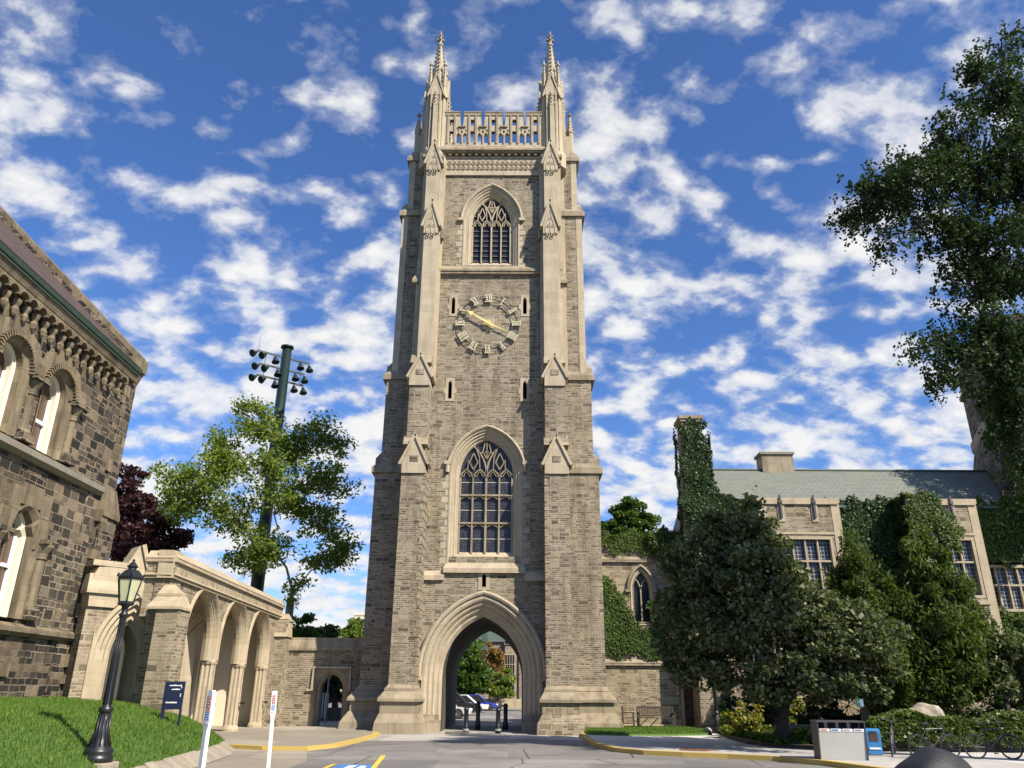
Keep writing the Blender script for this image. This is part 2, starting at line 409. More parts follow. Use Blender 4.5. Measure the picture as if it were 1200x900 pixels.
M['l_ail']=leafmat('yellow_green_leaves',[(.055,.1,.02),(.13,.19,.036),(.29,.32,.075)],.5)
M['l_maple']=leafmat('dark_grey_green_leaves',[(.016,.027,.009),(.042,.06,.02),(.1,.12,.052),(.2,.215,.115)],.3,.5)
M['l_con']=leafmat('conifer_sprays',[(.03,.05,.011),(.062,.095,.019),(.12,.155,.038)],.35,.6)
M['l_purple']=leafmat('purple_leaves',[(.02,.009,.012),(.04,.016,.02),(.07,.03,.03)],.2)
M['l_gink']=leafmat('small_dark_green_leaves',[(.010,.022,.008),(.022,.042,.014),(.05,.08,.026)],.28,.6)
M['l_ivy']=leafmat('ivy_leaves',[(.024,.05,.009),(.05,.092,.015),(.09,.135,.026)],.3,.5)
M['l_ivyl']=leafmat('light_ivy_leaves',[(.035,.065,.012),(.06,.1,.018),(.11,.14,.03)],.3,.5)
M['l_ivyd']=leafmat('darkening_shrub_leaves',[(.01,.026,.006),(.02,.045,.01),(.04,.075,.018)],.2,.4)
M['l_hedge']=leafmat('hedge_leaves',[(.03,.05,.012),(.06,.095,.02),(.13,.165,.04)],.3,.35)
M['l_yel']=leafmat('yellow_flower_leaves',[(.04,.08,.016),(.09,.13,.025),(.38,.31,.05)],.35)
M['l_aut']=leafmat('autumn_leaves',[(.1,.09,.025),(.2,.12,.04),(.3,.17,.06)],.35)
SKYT=(1.0,1.38,2.0)
SKYG=[]
# ================================================================== THE CLOCK TOWER
TX=-1.62
def tower():
    T=thing('clock_tower','tall gothic stone bell tower with twin pinnacles, gilt clock numerals and arched gateway','tower',(TX,43,0))
    X=Tm(TX,0,0)
    rb,ash,ad=M['rubble'],M['ash'],M['ashd']
    A_in=lambda o: arch(1.9,2.45,2.65,0,0,o)
    W1=lambda o: arch(1.36,12.15,1.85,8.15-(.0 if o<=0 else 0),0,o)
    W2=lambda o: arch(1.14,27.45,1.85,24.85,0,o)
    def clip(p,z): return [(x,max(y,z)) for x,y in p]
    # --- core walls
    m=MB(X)
    hole1=arch(1.9,2.45,2.65,0.0,0,.85);hole1=[(x,max(z,0)) for x,z in hole1]
    outer=[(-4.12,0),(hole1[0][0],0)]+hole1[1:-1]+[(hole1[-1][0],0),(4.12,0),(4.12,23.9),(-4.12,23.9)]
    slot=lambda cx,z0,z1,w=.13:[(cx-w,z0),(cx+w,z0),(cx+w,z1-.15),(cx,z1),(cx-w,z1-.15)]
    holes=[arch(1.36,12.15,1.85,7.9,0,.5)]+[slot(cx,z,z+1.05) for cx in (-2.03,1.97) for z in (16.2,21.25)]+[slot(0,6.2+.25,7.1,.13)]
    m.prism(outer,38.4,39.0,holes)
    m.prism([(-4.12,23.9),(4.12,23.9),(4.12,32.6),(-4.12,32.6)],38.62,39.2,[arch(1.14,27.45,1.85,24.5,0,.5)])
    # body behind, with the passage left free
    back=[(-4.9,0),(-1.95,0)]+arch(1.95,2.45,2.65,None,0,0)+[(1.95,0),(4.9,0),(4.9,32.4),(-4.9,32.4)]
    m.prism(back,47.6,48.4)
    for s in (-1,1): m.box(s*4.12,s*4.95,39.35,48.3,0,32.3)
    m.box(-4.1,4.1,39.2,47.6,31.6,32.35)
    obj('wall',m,rb,T)
    v=MB(X);v.box(-4.0,4.0,39.9,40.0,6.0,31.5);obj('dark_interior',v,M['dkvoid'],T)
    v=MB(X);mould(v,lambda o:arch(1.9,2.45,2.65,0,0,o),[(0,39.0),(0,48.4)]);obj('passage_vault',v,M['shadestone'],T)
    v=MB(X);v.prism([(-4.1,0),(-1.9,0)]+arch(1.9,2.45,2.65,None,0,.01)+[(1.9,0),(4.1,0),(4.1,6),(-4.1,6)],40.4,40.7);obj('passage_rib',v,M['shadestone'],T)
    # --- gateway mouldings
    g=MB(X);f=lambda o:arch(1.9,2.45,2.65,0.0,0,o)
    mould(g,f,[(.92,38.4),(.92,38.33),(.78,38.31),(.70,38.36),(.66,38.5),(.56,38.47),(.5,38.52),(.44,38.66),(.36,38.64),(.30,38.7),(.22,38.84),(.12,38.84),(.06,38.92),(.0,38.98),(0,39.3)])
    ar=obj('gateway_arch',g,ash,T)
    g=MB(X);h=lambda o:arch(1.9,2.45,2.65,2.35,0,o)
    mould(g,h,[(1.14,38.4),(1.14,38.24),(1.05,38.2),(.96,38.24),(.93,38.4)])
    for s in (-1,1): g.box(s*2.8,s*3.12,38.18,38.42,2.2,2.4)
    obj('hood_mould',g,ash,ar)
    for s in (-1,1):
        g=MB(X)
        g.fr((s*1.86,s*2.98,37.9,38.5,0),(s*1.86,s*2.93,38.0,38.5,.5)); g.fr((s*1.93,s*2.9,38.1,38.5,.5),(s*1.95,s*2.86,38.27,38.5,.75))
        obj('gateway_base',g,ad,ar)
    # --- windows
    def window(name,wf,w,zs,h,zsill,y0,hood_z,trans,glass,belfry):
        W=MB(X);fn=lambda o:arch(w,zs,h,zsill,0,o)
        fn2=lambda o:[(x,max(z,zsill-.65)) for x,z in arch(w,zs,h,zsill-.65,0,o)]
        mould(W,fn2,[(.52,y0+.01),(.52,y0-.03),(.44,y0-.04),(.38,y0+.06),(.3,y0+.06),(.26,y0+.16),(.18,y0+.15),(.12,y0+.27),(.05,y0+.27),(0,y0+.36),(0,y0+.5)])
        # sloping sill
        W.add([(-w-.5,y0-.05,zsill-.62),(w+.5,y0-.05,zsill-.62),(w+.06,y0+.4,zsill+.02),(-w-.06,y0+.4,zsill+.02)],[(0,1,2,3)])
        F_=obj('window_frame',W,ash,T)
        hd=MB(X);hf=lambda o:arch(w,zs,h,hood_z,0,o)
        mould(hd,hf,[(.7,y0),(.7,y0-.14),(.62,y0-.17),(.55,y0-.12),(.525,y0)])
        for s in (-1,1): hd.box(s*(w+.5),s*(w+.8),y0-.18,y0+.02,hood_z-.16,hood_z+.03)
        obj('hood_mould',hd,ash,F_)
        q=MB(X);rng=random.Random(4);z=zsill-.6;i=0   # quoin stones
        while z<zs-.3:
            e=.16 if i%2 else .34
            for s in (-1,1): q.box(s*(w+.5),s*(w+.5+e+rng.random()*.06),y0-.008,y0+.1,z,z+.3)
            z+=.36 if not i%2 else .4;i+=1
        obj('quoins',q,ash,F_)
        t=MB(X);ya,yb=y0+.3,y0+.44;b=.075 if belfry else .085
        fnc=fn(0)
        top=zs-.05
        for x in (-w/2,0,w/2):
            t.bar([(x,zsill-.05),(x,top+(.0))],b*(1.2 if x==0 else 1),ya,yb)
        for x in (-w+.03,w-.03): t.bar([(x,zsill-.05),(x,zs)],b,ya,yb)
        for tz in trans: t.bar([(-w,tz),(w,tz)],.1,ya-.02,yb)
        # light heads
        for k in range(4):
            c=-w+w/4+k*w/2;ww=w/4-.02
            t.bar([(c-ww,top-.12),(c-ww*.75,top+.1),(c,top+.34),(c+ww*.75,top+.1),(c+ww,top-.12)],.06,ya,yb)
            t.bar([(c-ww,top-.1),(c-ww*.45,top-.02),(c-ww*.3,top+.1),(c,top+.2),(c+ww*.3,top+.1),(c+ww*.45,top-.02),(c+ww,top-.1)],.035,ya+.03,yb)
            for tz in trans:
                t.bar([(c-ww,tz-.22),(c-ww*.5,tz-.13),(c,tz-.08),(c+ww*.5,tz-.13),(c+ww,tz-.22)],.035,ya+.03,yb)
        # main Y branches and flowing tracery
        d=(h*h-w*w)/(2*w);r=w+d
        for s in (-1,1):
            pts=[]
            for i in range(9):
                a=i/8;ang=PI-(PI-math.atan2(h,-d))*a
                x=(d+r*math.cos(ang))+w;z=zs+r*math.sin(ang)
                pts.append((s*x*.93,min(z,zs+h*.93)))
            pts=[p for p in pts if abs(p[0])<.62*w]
            t.bar(pts,.075,ya,yb)
            cx=s*w/2
            t.bar([(cx,top+.3),(cx-s*.16*w,top+.62*h*.6),(cx,zs+h*.62)],.05,ya,yb)
            t.bar([(cx,top+.3),(cx+s*.16*w,top+.62*h*.6),(cx,zs+h*.62)],.05,ya,yb)
            t.bar([(cx-s*.25*w,top+.2),(cx-s*.22*w,zs+h*.5),(cx-s*.1*w,zs+h*.72)],.045,ya,yb)
            t.bar([(cx+s*.22*w,top+.22),(cx+s*.2*w,zs+h*.42)],.045,ya,yb)
            t.bar([(0,zs+h*.45),(s*.16*w,zs+h*.66),(s*.08*w,zs+h*.9)],.05,ya,yb)
        t.bar([(0,zs+h*.5),(0,zs+h*.98)],.045,ya,yb)
        t.bar([(-w*.3,zs+h*.66),(-w*.1,zs+h*.6),(0,zs+h*.7),(w*.1,zs+h*.6),(w*.3,zs+h*.66)],.045,ya,yb)
        obj('tracery',t,ash if belfry else ad,F_)
        gl=MB(X);gl.prism(arch(w+.02,zs,h,zsill-.1),y0+.46,y0+.48)
        obj('glass',gl,glass,F_)
        if belfry:
            lv=MB(X)
            for k in range(12):
                z=24.95+k*.34
                lv.add([(-1.1,y0+.4,z),(1.1,y0+.4,z),(1.1,y0+.46,z+.12),(-1.1,y0+.46,z+.12)],[(0,1,2,3)])
            obj('louvres',lv,M['dsteel'],F_)
        return F_
    fr=window('window',None,1.36,12.15,1.85,8.15,38.4,12.72,(9.62,11.05),M['glass1'],False)
    b=MB(X)
    for z in (8.85,10.3,11.75): b.box(-1.34,1.34,38.84,38.858,z-.012,z+.012)
    obj('glazing_bars',b,M['cream'],fr)
    window('window',None,1.14,27.45,1.85,24.85,38.62,27.6,(),M['glass2'],True)
    # --- arrow loops
    for cx in (-2.03,1.97):
        for z in (16.2,21.25):
            l=MB(X);
            l.prism([(cx-.24,z-.14),(cx+.24,z-.14),(cx+.24,z+.3),(cx+.34,z+.3),(cx+.34,z+.62),(cx+.24,z+.62),(cx+.24,z+1.2),(cx-.24,z+1.2),(cx-.24,z+.62),(cx-.34,z+.62),(cx-.34,z+.3),(cx-.24,z+.3)],38.37,38.62,[slot(cx,z,z+1.05,.1)])
            obj('arrow_loop',l,ash,T)
    l=MB(X);l.prism([(-.28,6.3),(.28,6.3),(.28,7.2),(-.28,7.2)],38.37,38.6,[slot(0,6.42,7.1,.1)]);obj('arrow_loop',l,ash,T)
    # --- string courses
    for (z0,z1,xa,xb,y,pr) in ((6.75,7.2,1.95,2.98,38.4,.13),):
        for s in (-1,1):
            m=MB(X);m.fr((s*xa,s*xb,y-pr,y+.05,z0),(s*xa,s*xb,y-pr,y+.05,z0+.22));m.fr((s*xa,s*xb,y-pr,y+.05,z0+.22),(s*xa,s*xb,y-.01,y+.05,z1));obj('string_course',m,ash,T)
    m=MB(X);m.fr((-2.0,2.0,38.22,38.5,7.1),(-2.0,2.0,38.22,38.5,7.32));m.fr((-2.0,2.0,38.22,38.5,7.32),(-1.9,1.9,38.36,38.5,7.56));obj('window_sill',m,ash,T)
    m=MB(X);m.box(-4.1,4.1,38.2,38.7,23.72,23.86);m.fr((-4.1,4.1,38.14,38.7,23.86),(-4.1,4.1,38.14,38.7,23.98));m.fr((-4.1,4.1,38.14,38.7,23.98),(-4.1,4.1,38.6,38.7,24.42));obj('string_course',m,ad,T)
    # frieze with two rows of pierced roundels
    m=MB(X);m.box(-3.1,3.1,38.5,38.7,30.66,30.82);m.box(-3.1,3.1,38.56,38.7,30.82,31.98);m.box(-3.1,3.1,38.5,38.7,31.9,32.02)
    for r_ in range(2):
        for i in range(19):
            x=-2.62+i*.291+(.0 if r_ else .0);z=31.2+r_*.36
            m.torus((x,38.54,z),.125,.028,'y',12,4);m.bar([(x-.07,z-.07),(x+.07,z+.07)],.03,38.52,38.56);m.bar([(x-.07,z+.07),(x+.07,z-.07)],.03,38.52,38.56)
    fz=obj('frieze',m,ash,T)
    m=MB(X)
    for r_ in range(2):
        for i in range(19):
            x=-2.62+i*.291;z=31.2+r_*.36
            m.prism([(x+.1*math.cos(a*PI/4),z+.1*math.sin(a*PI/4)) for a in range(8)],38.553,38.557)
    obj('roundel_hollows',m,M['ashd'],fz)
    m=MB(X);m.box(-4.1,4.1,38.3,38.7,32.2,32.3);m.box(-4.1,4.1,38.2,38.8,32.3,32.42);m.fr((-4.1,4.1,38.2,38.8,32.42),(-4.1,4.1,38.5,38.8,32.85))
    for i in range(14): m.ball((-2.6+i*.4,38.42,32.1),.09,6,4,1.4)
    obj('cornice',m,ad,T)
    # battlement
    zb,zc,zt=32.8,34.3,35.35
    hw=.51
    P=[(-3.2,zb),(3.2,zb),(3.2,zt)]
    cs=[2.6,1.3,0,-1.3,-2.6]
    for i,c in enumerate(cs):
        P+=[(min(c+hw,3.2),zt)] if i else []
        P+=[(c-hw,zt)] if i<4 else [(-3.2,zt)]
        if i<4: P+=[(c-hw-.08,zc),(cs[i+1]+hw+.08,zc)]
    H=[]
    for c in cs:
        H.append([(c-.12,34.4),(c+.12,34.4),(c+.12,34.85),(c-.12,34.85)])
        H.append([(c-.12,33.1),(c+.12,33.1),(c+.12,33.95),(c-.12,33.95)])
    for c in (-1.95,-.65,.65,1.95):
        for s in (-1,1): H.append([(c+s*.2-.12,33.05),(c+s*.2+.12,33.05),(c+s*.2+.12,33.65),(c+s*.2+.06,33.78),(c+s*.2,33.85),(c+s*.2-.06,33.78),(c+s*.2-.12,33.65)])
        H.append([(c-.09,33.9),(c,33.8),(c+.09,33.9),(c+.0,34.05)])
        for s in (-1,1): H.append([(c+s*.24-.05,33.97),(c+s*.24+.05,33.92),(c+s*.24+.07,34.07),(c+s*.24-.03,34.07)])
    m=MB(X);m.prism(P,38.52,38.78,H);
    bt=obj('battlement',m,ash,T)
    m=MB(X)
    for c in cs:
        m.box(max(c-hw-.05,-3.1),min(c+hw+.05,3.1),38.44,38.86,zt,zt+.08)
        m.box(max(c-hw-.03,-3.1),min(c+hw+.03,3.1),38.47,38.5,zt-.2,zt)
        for s in (-1,1):
            m.box(c+s*.17-.01,c+s*.27,38.46,38.53,33.0,zt-.2)
            m.bar([(c-.15,34.82),(c-.05,34.75),(c,34.85),(c+.05,34.75),(c+.15,34.82)],.04,38.58,38.7)
            m.bar([(c-.15,33.95),(c-.05,33.88),(c,33.98),(c+.05,33.88),(c+.15,33.95)],.04,38.58,38.7)
    for c in (-1.95,-.65,.65,1.95):
        m.fr((c-.24,c+.24,38.42,38.86,zc),(c-.2,c+.2,38.55,38.7,zc+.1));m.box(c-.24,c+.24,38.42,38.86,zc-.07,zc)
        m.bar([(c,33.0),(c,33.7)],.05,38.46,38.6)
    obj('coping',m,ad,bt)
    for s in (-1,1):
        m=MB(X);m.box(s*4.5,s*4.8,39.4,47.6,32.3,34.3)
        for i in range(6): m.box(s*4.5,s*4.8,39.9+i*1.35,40.7+i*1.35,34.3,35.3)
        obj('battlement',m,ash,T)
    m=MB(X);m.box(-4.4,4.4,47.9,48.2,32.3,34.2)
    for i in range(6): m.box(-3.9+i*1.35,-3.05+i*1.35,47.9,48.2,34.2,35.2)
    obj('battlement',m,ash,T)
    # --- front buttresses
    def gablet(par,x0,x1,z0,z1,yf,deco=True,mat=ash):
        cx=(x0+x1)/2;e=.1
        g=MB(X);g.prism([(x0+.02,z0-.5),(x1-.02,z0-.5),(x1-.02,z0),(cx,z1-.14),(x0+.02,z0)],yf-.04,yf+.9)
        G=obj('gablet',g,mat,par)
        c=MB(X)
        for s,xe in ((-1,x0),(1,x1)):
            c.bar([(xe+s*e,z0-.06),(cx,z1)],.13,yf-.12,yf+.9)
        obj('coping',c,mat,G)
        if deco:
            d=MB(X);w=(x1-x0)*.5-.16;h=z1-z0
            d.bar([(cx-w,z0-.45),(cx-w,z0-.1),(cx-w*.4,z0+h*.3),(cx,z0+h*.62),(cx+w*.4,z0+h*.3),(cx+w,z0-.1),(cx+w,z0-.45)],.05,yf-.07,yf-.03)
            for sx in (-.5,.5): d.torus((cx+w*sx,yf-.05,z0-.02),w*.3,.025,'y',10,4)
            d.torus((cx,yf-.05,z0+h*.28),w*.3,.025,'y',10,4);d.bar([(cx,z0-.45),(cx,z0+h*.15)],.04,yf-.07,yf-.03)
            for sx in (-.5,.5): d.torus((cx+w*sx,yf-.05,z0-.62),w*.32,.03,'y',10,4)
            obj('tracery',d,mat,G)
    for s in (-1,1):
        def bx(m,a,b,y0,y1,z0,z1): m.box(s*a,s*b,y0,y1,z0,z1)
        def fr_(m,a,b): m.fr((s*a[0],s*a[1],a[2],38.6,a[3]),(s*b[0],s*b[1],b[2],38.6,b[3]))
        m=MB(X);bx(m,2.95,4.15,37.1,38.6,1.5,12.3);bx(m,3.0,4.05,37.4,38.6,12.3,17.2)
        B=obj('buttress',m,rb,T)
        # corner dressings
        q=MB(X);z=1.95;i=0
        while z<11.7:
            e=.2 if i%2 else .1
            bx(q,2.93,2.96+e,37.08,38.4,z,z+.33);z+=.42;i+=1
        obj('quoins',q,M['rubble2'],B)
        q=MB(X);bx(q,3.0,3.8,37.7,38.6,17.0,27.0);bx(q,3.1,3.9,38.0,38.7,27.0,31.8)
        bx(q,2.9,3.95,37.95,38.5,17.0,26.8);bx(q,2.82,4.15,38.15,38.75,17.0,24.5);bx(q,2.82,4.1,38.3,38.75,24.5,31.5)
        bx(q,3.8,3.88,37.84,38.5,17.0,27.0)
        S=obj('shaft',q,ash,B)
        q=MB(X);bx(q,2.7,2.86,37.95,38.3,25.9,26.5);q.fr((s*2.7,s*2.9,37.95,38.6,26.5),(s*2.8,s*2.9,38.4,38.6,26.8))
        q.fr((s*3.95,s*4.35,37.95,38.5,23.2),(s*3.95,s*4.15,38.2,38.5,23.75));q.box(s*3.95,s*4.35,37.95,38.5,23.0,23.2)
        q.box(s*2.95,s*4.18,37.98,38.6,31.6,31.8)
        obj('offset_caps',q,ad,S)
        for (x0,x1,z0,z1,yf,deco) in ((2.93,4.17,12.25,13.75,37.05,False),(2.97,4.1,17.05,18.35,37.35,False),(2.98,3.84,26.5,28.25,37.65,True),(3.06,3.94,31.1,32.75,37.95,True)):
            a,b_=(x0,x1) if s>0 else (-x1,-x0)
            gablet(B,a,b_,z0,z1,yf,deco)
            if not deco:
                k=MB(X);cx=(a+b_)/2;k.box(cx-.2,cx+.2,yf-.07,yf,z0+.1,z0+.4);obj('carved_panel',k,rb,B)
                k=MB(X);k.fr((a,b_,yf,yf+1.0,z1-.5),(a,b_,yf+.5,yf+1.0,z1+.15));obj('weathering',k,ad,B)
        q=MB(X)
        fr_(q,(2.48,4.6,36.3,0),(2.52,4.55,36.35,.45));fr_(q,(2.52,4.55,36.35,.45),(2.72,4.42,36.62,.8))
        fr_(q,(2.74,4.4,36.65,.8),(2.74,4.4,36.65,1.3))
        P_=obj('plinth',q,M['rubble2'] if s>0 else ad,B)
        q=MB(X)
        fr_(q,(2.62,4.5,36.52,1.3),(2.62,4.5,36.52,1.42));fr_(q,(2.62,4.5,36.52,1.42),(2.84,4.28,36.98,1.75));fr_(q,(2.84,4.28,36.95,1.75),(2.84,4.28,36.95,1.86));fr_(q,(2.86,4.25,37.0,1.86),(2.95,4.15,37.1,2.0))
        obj('plinth_moulding',q,ad,P_)
        # rubble set-offs beside the shaft
        # --- side buttress (front pair and rear pair)
        for (ya,yb,front) in ((39.2,40.9,True),(46.3,48.0,False)):
            m=MB(X)
            bx(m,4.1,5.85,ya,yb,0.9,12.4);bx(m,4.1,5.6,ya+.02,yb,12.4,17.8);bx(m,4.1,5.35,ya+.05,yb-.1,17.8,28.4);bx(m,4.1,5.12,ya+.1,yb-.15,28.4,32.3)
            SB=obj('buttress',m,rb,T)
            q=MB(X)
            for (xo,z0,z1,dy) in ((5.35,18.1,28.4,.05),(5.12,28.6,32.3,.1)):
                q.box(s*(xo-.33),s*(xo+.02),ya+dy-.02,yb-dy+.02,z0,z1)
                if s>0:q.box(s*(4.08),s*(4.36),ya+dy-.02,yb,z0,z1)
                else:q.box(s*(4.08),s*(4.3),ya+dy-.02,yb,z0,z1)
            obj('ashlar_edge',q,ash,SB)
            for (xo,xi,z) in ((6.05,5.6,12.35),(5.8,5.35,17.6),(5.55,5.12,28.2)):
                q=MB(X)
                q.box(s*4.12,s*xo,ya-.1,yb+.1,z,z+.3)
                q.fr((s*4.12,s*xo,ya-.1,yb+.1,z+.3),(s*4.12,s*(xi+.05),ya+.02,yb,z+.55))
                # raised block with sloped head at outer edge
                q.box(s*(xi+.02),s*(xi+.33),ya+.25,yb-.25,z+.3,z+.85);q.fr((s*(xi+.02),s*(xi+.33),ya+.25,yb-.25,z+.85),(s*(xi+.02),s*(xi+.08),ya+.5,yb-.5,z+1.25))
                obj('weathering',q,ad,SB)
            q=MB(X)
            q.fr((s*3.9,s*6.55,ya-.75,yb+.5,0),(s*3.9,s*6.5,ya-.7,yb+.5,.4));q.fr((s*3.9,s*6.5,ya-.7,yb+.5,.4),(s*4,s*6.2,ya-.38,yb+.3,.85));q.box(s*4,s*6.15,ya-.36,yb+.25,.85,1.3)
            q.box(s*4,s*6.28,ya-.5,yb+.35,1.3,1.42);q.fr((s*4,s*6.28,ya-.5,yb+.35,1.42),(s*4,s*6.0,ya-.1,yb+.1,1.78));q.fr((s*4,s*6.0,ya-.14,yb+.1,1.78),(s*4,s*5.87,ya-.0,yb,1.98))
            obj('plinth',q,ad,SB)
            q=MB(X);q.box(s*4.1,s*5.32,ya-.05,yb+.05,32.25,32.5);q.fr((s*4.1,s*5.32,ya-.05,yb+.05,32.5),(s*4.3,s*4.95,ya+.25,yb-.3,33.15))
            obj('cap',q,ad,SB)
            # slender outer pinnacle
            px,py=s*4.88,(ya+yb)/2-.1
            q=MB(X);q.fr((px-.3,px+.3,py-.3,py+.3,32.5),(px-.2,px+.2,py-.2,py+.2,33.1));q.lathe((px,py,0),[(.2,33.1),(.2,34.9),(.25,34.95),(.22,35.05),(.05,36.3),(.03,36.45)],8,PI/8)
            pinn=obj('pinnacle',q,ash,SB)
            k=MB(X)
            for j in range(4):
                zz=35.15+j*.24
                for a in range(4): k.ball((px+.2*(1-j*.2)*math.cos(a*PI/2+PI/4),py+.2*(1-j*.2)*math.sin(a*PI/2+PI/4),zz),.07,6,4)
            for a in range(4): k.ball((px+.1*math.cos(a*PI/2),py+.1*math.sin(a*PI/2),36.38),.075,6,4)
            k.ball((px,py,36.55),.07,6,4);k.bar([(px-s*.15,34.4),(px-s*.45,34.15)],.07,py-.05,py+.05)
            obj('crockets',k,ad,pinn)
    # --- corner turrets with crocketed spires
    for s in (-1,1):
        for cy,full in ((38.95,True),(47.5,False)):
            cx=s*3.62
            m=MB(X);m.lathe((cx,cy,0),[(.92,31.2),(.92,32.2),(.76,32.5),(.70,37.0)],8,PI/8)
            for a in range(8):
                an=a*PI/4+PI/8;m.box(cx+.73*math.cos(an)-.05,cx+.73*math.cos(an)+.05,cy+.73*math.sin(an)-.05,cy+.73*math.sin(an)+.05,31.3,37.1)
            TU=obj('turret',m,ash,T)
            q=MB(X)
            for a in range(4):   # attached buttress shafts on the cardinal faces, gablets above
                an=a*PI/2-PI/2
                dx,dy=math.cos(an),math.sin(an);px,py=cx+dx*.76,cy+dy*.76
                q.lathe((px,py,0),[(.16,32.0),(.16,35.6),(.2,35.7),(.15,35.8),(.03,36.9)],4,PI/4)
                for j in range(3):
                    for t_ in range(4): q.ball((px+.17*(1-j*.28)*math.cos(t_*PI/2),py+.17*(1-j*.28)*math.sin(t_*PI/2),35.9+j*.3),.06,5,4)
            obj('attached_pinnacle',q,ash,TU)
            q=MB(X)
            for a in range(4):
                an=a*PI/2
                Rm=Matrix.Translation((TX+cx,cy,0))@Matrix.Rotation(an,4,'Z')
                q.xf=Rm
                q.prism([(-.45,36.6),(.45,36.6),(0,38.1)],-.7,-.25)
                q.bar([(-.54,36.45),(0,38.3)],.08,-.77,-.5);q.bar([(.54,36.45),(0,38.3)],.08,-.77,-.5)
            obj('gablet',q,ash,TU)
            q=MB(X)
            for a in range(4):   # corner pinnacles
                an=a*PI/2+PI/4;px,py=cx+.64*math.cos(an),cy+.64*math.sin(an)
                q.lathe((px,py,0),[(.17,32.4),(.15,37.4),(.2,37.45),(.15,37.6),(.04,39.2),(.08,39.3),(.03,39.6)],4,an+PI/4)
                for j in range(5):
                    for t_ in range(4): q.ball((px+.15*(1-j*.17)*math.cos(t_*PI/2),py+.15*(1-j*.17)*math.sin(t_*PI/2),37.7+j*.28),.055,5,4)
                for t_ in range(4): q.ball((px+.09*math.cos(t_*PI/2),py+.09*math.sin(t_*PI/2),39.2),.07,5,4)
            obj('corner_pinnacle',q,ash,TU)
            q=MB(X);q.lathe((cx,cy,0),[(.52,36.9),(.5,37.6),(.13,41.2),(.2,41.25),(.2,41.35),(.1,41.45),(.1,41.9),(.04,42.5)],8,PI/8)
            sp=obj('spire',q,ash,TU)
            q=MB(X)
            for j in range(10):
                zz=37.9+j*.34;rr=.5-(zz-37.6)/(41.2-37.6)*.37+.03
                for a in range(8):
                    if (a%2)==0: q.ball((cx+rr*math.cos(a*PI/4+PI/4*0),cy+rr*math.sin(a*PI/4),zz),.085-.002*j,5,4,1.1,1.1,.9)
            for a in range(4):
                q.ball((cx+.17*math.cos(a*PI/2),cy+.17*math.sin(a*PI/2),41.75),.11,6,4);q.ball((cx+.13*math.cos(a*PI/2),cy+.13*math.sin(a*PI/2),42.1),.08,6,4)
            q.ball((cx,cy,42.4),.09,6,4)
            obj('crockets',q,ad,sp)
    # --- the clock
    zc,yc=20.6,38.4;cx0=-.05
    m=MB(X);m.torus((cx0,yc-.1,zc),1.72,.018,'y',72,6);m.torus((cx0,yc-.1,zc),1.37,.016,'y',72,6)
    for i in range(12):
        a=R(15+30*i);m.tube([(cx0+1.72*math.sin(a),yc-.1,zc+1.72*math.cos(a)),(cx0+1.72*math.sin(a),yc+.02,zc+1.72*math.cos(a))],.02,6)
    CL=obj('clock_dial_ring',m,M['dsteel'],T,True)
    rom=['XII','I','II','III','IIII','V','VI','VII','VIII','IX','X','XI']
    for i,s_ in enumerate(rom):
        adv={'I':.1,'V':.2,'X':.2};tot=sum(adv[c] for c in s_);x=-tot/2
        Mx=X@Matrix.Translation((cx0,0,zc))@Matrix.Rotation(R(30*i),4,'Y')
        q=MB(Mx);h0,h1=1.34,1.78
        for c in s_:
            w=adv[c];c0=x+w/2
            if c=='I': q.bar([(c0,h0),(c0,h1)],.05,yc-.17,yc-.1)
            if c=='V': q.bar([(c0-.07,h1),(c0,h0)],.05,yc-.17,yc-.1);q.bar([(c0+.07,h1),(c0,h0)],.028,yc-.168,yc-.102)
            if c=='X': q.bar([(c0-.08,h1),(c0+.08,h0)],.05,yc-.17,yc-.1);q.bar([(c0+.08,h1),(c0-.08,h0)],.028,yc-.168,yc-.102)
            x+=w
        q.bar([(-tot/2-.02,h1),(tot/2+.02,h1)],.035,yc-.172,yc-.104);q.bar([(-tot/2-.02,h0),(tot/2+.02,h0)],.035,yc-.172,yc-.104)
        obj('numeral',q,M['numeral'],CL)
    q=MB(X);q.prism([(cx0-.32,zc-.32),(cx0-.12,zc-.32),(cx0-.12,zc-.45),(cx0+.2,zc-.45),(cx0+.2,zc-.32),(cx0+.34,zc-.2),(cx0+.34,zc+.34),(cx0-.32,zc+.34)],yc-.04,yc+.05);obj('stone_boss',q,ash,T)
    def hand(name,ang,ln,w,orn,dy):
        Mx=X@Matrix.Translation((cx0,0,zc))@Matrix.Rotation(R(ang),4,'Y')
        q=MB(Mx);q.prism([(-w*.6,-.35),(w*.6,-.35),(w,0),(w*.45,ln*.7),(0,ln),(-w*.45,ln*.7),(-w,0)],yc-dy-.04,yc-dy)
        if orn: q.prism([(0,ln*.62),(.13,ln*.74),(0,ln*.9),(-.13,ln*.74)],yc-dy-.05,yc-dy-.01);
        q.torus((0,yc-dy-.02,0),.12,.035,'y',16,6)
        obj(name,q,M['gold'],CL)
    hand('minute_hand',-58,1.5,.07,True,.2);hand('hour_hand',115,1.25,.05,False,.14)
    q=MB(X);q.tube([(cx0,yc-.27,zc),(cx0,yc,zc)],.07,10);obj('hub',q,M['gold'],CL)
    return T
tower()

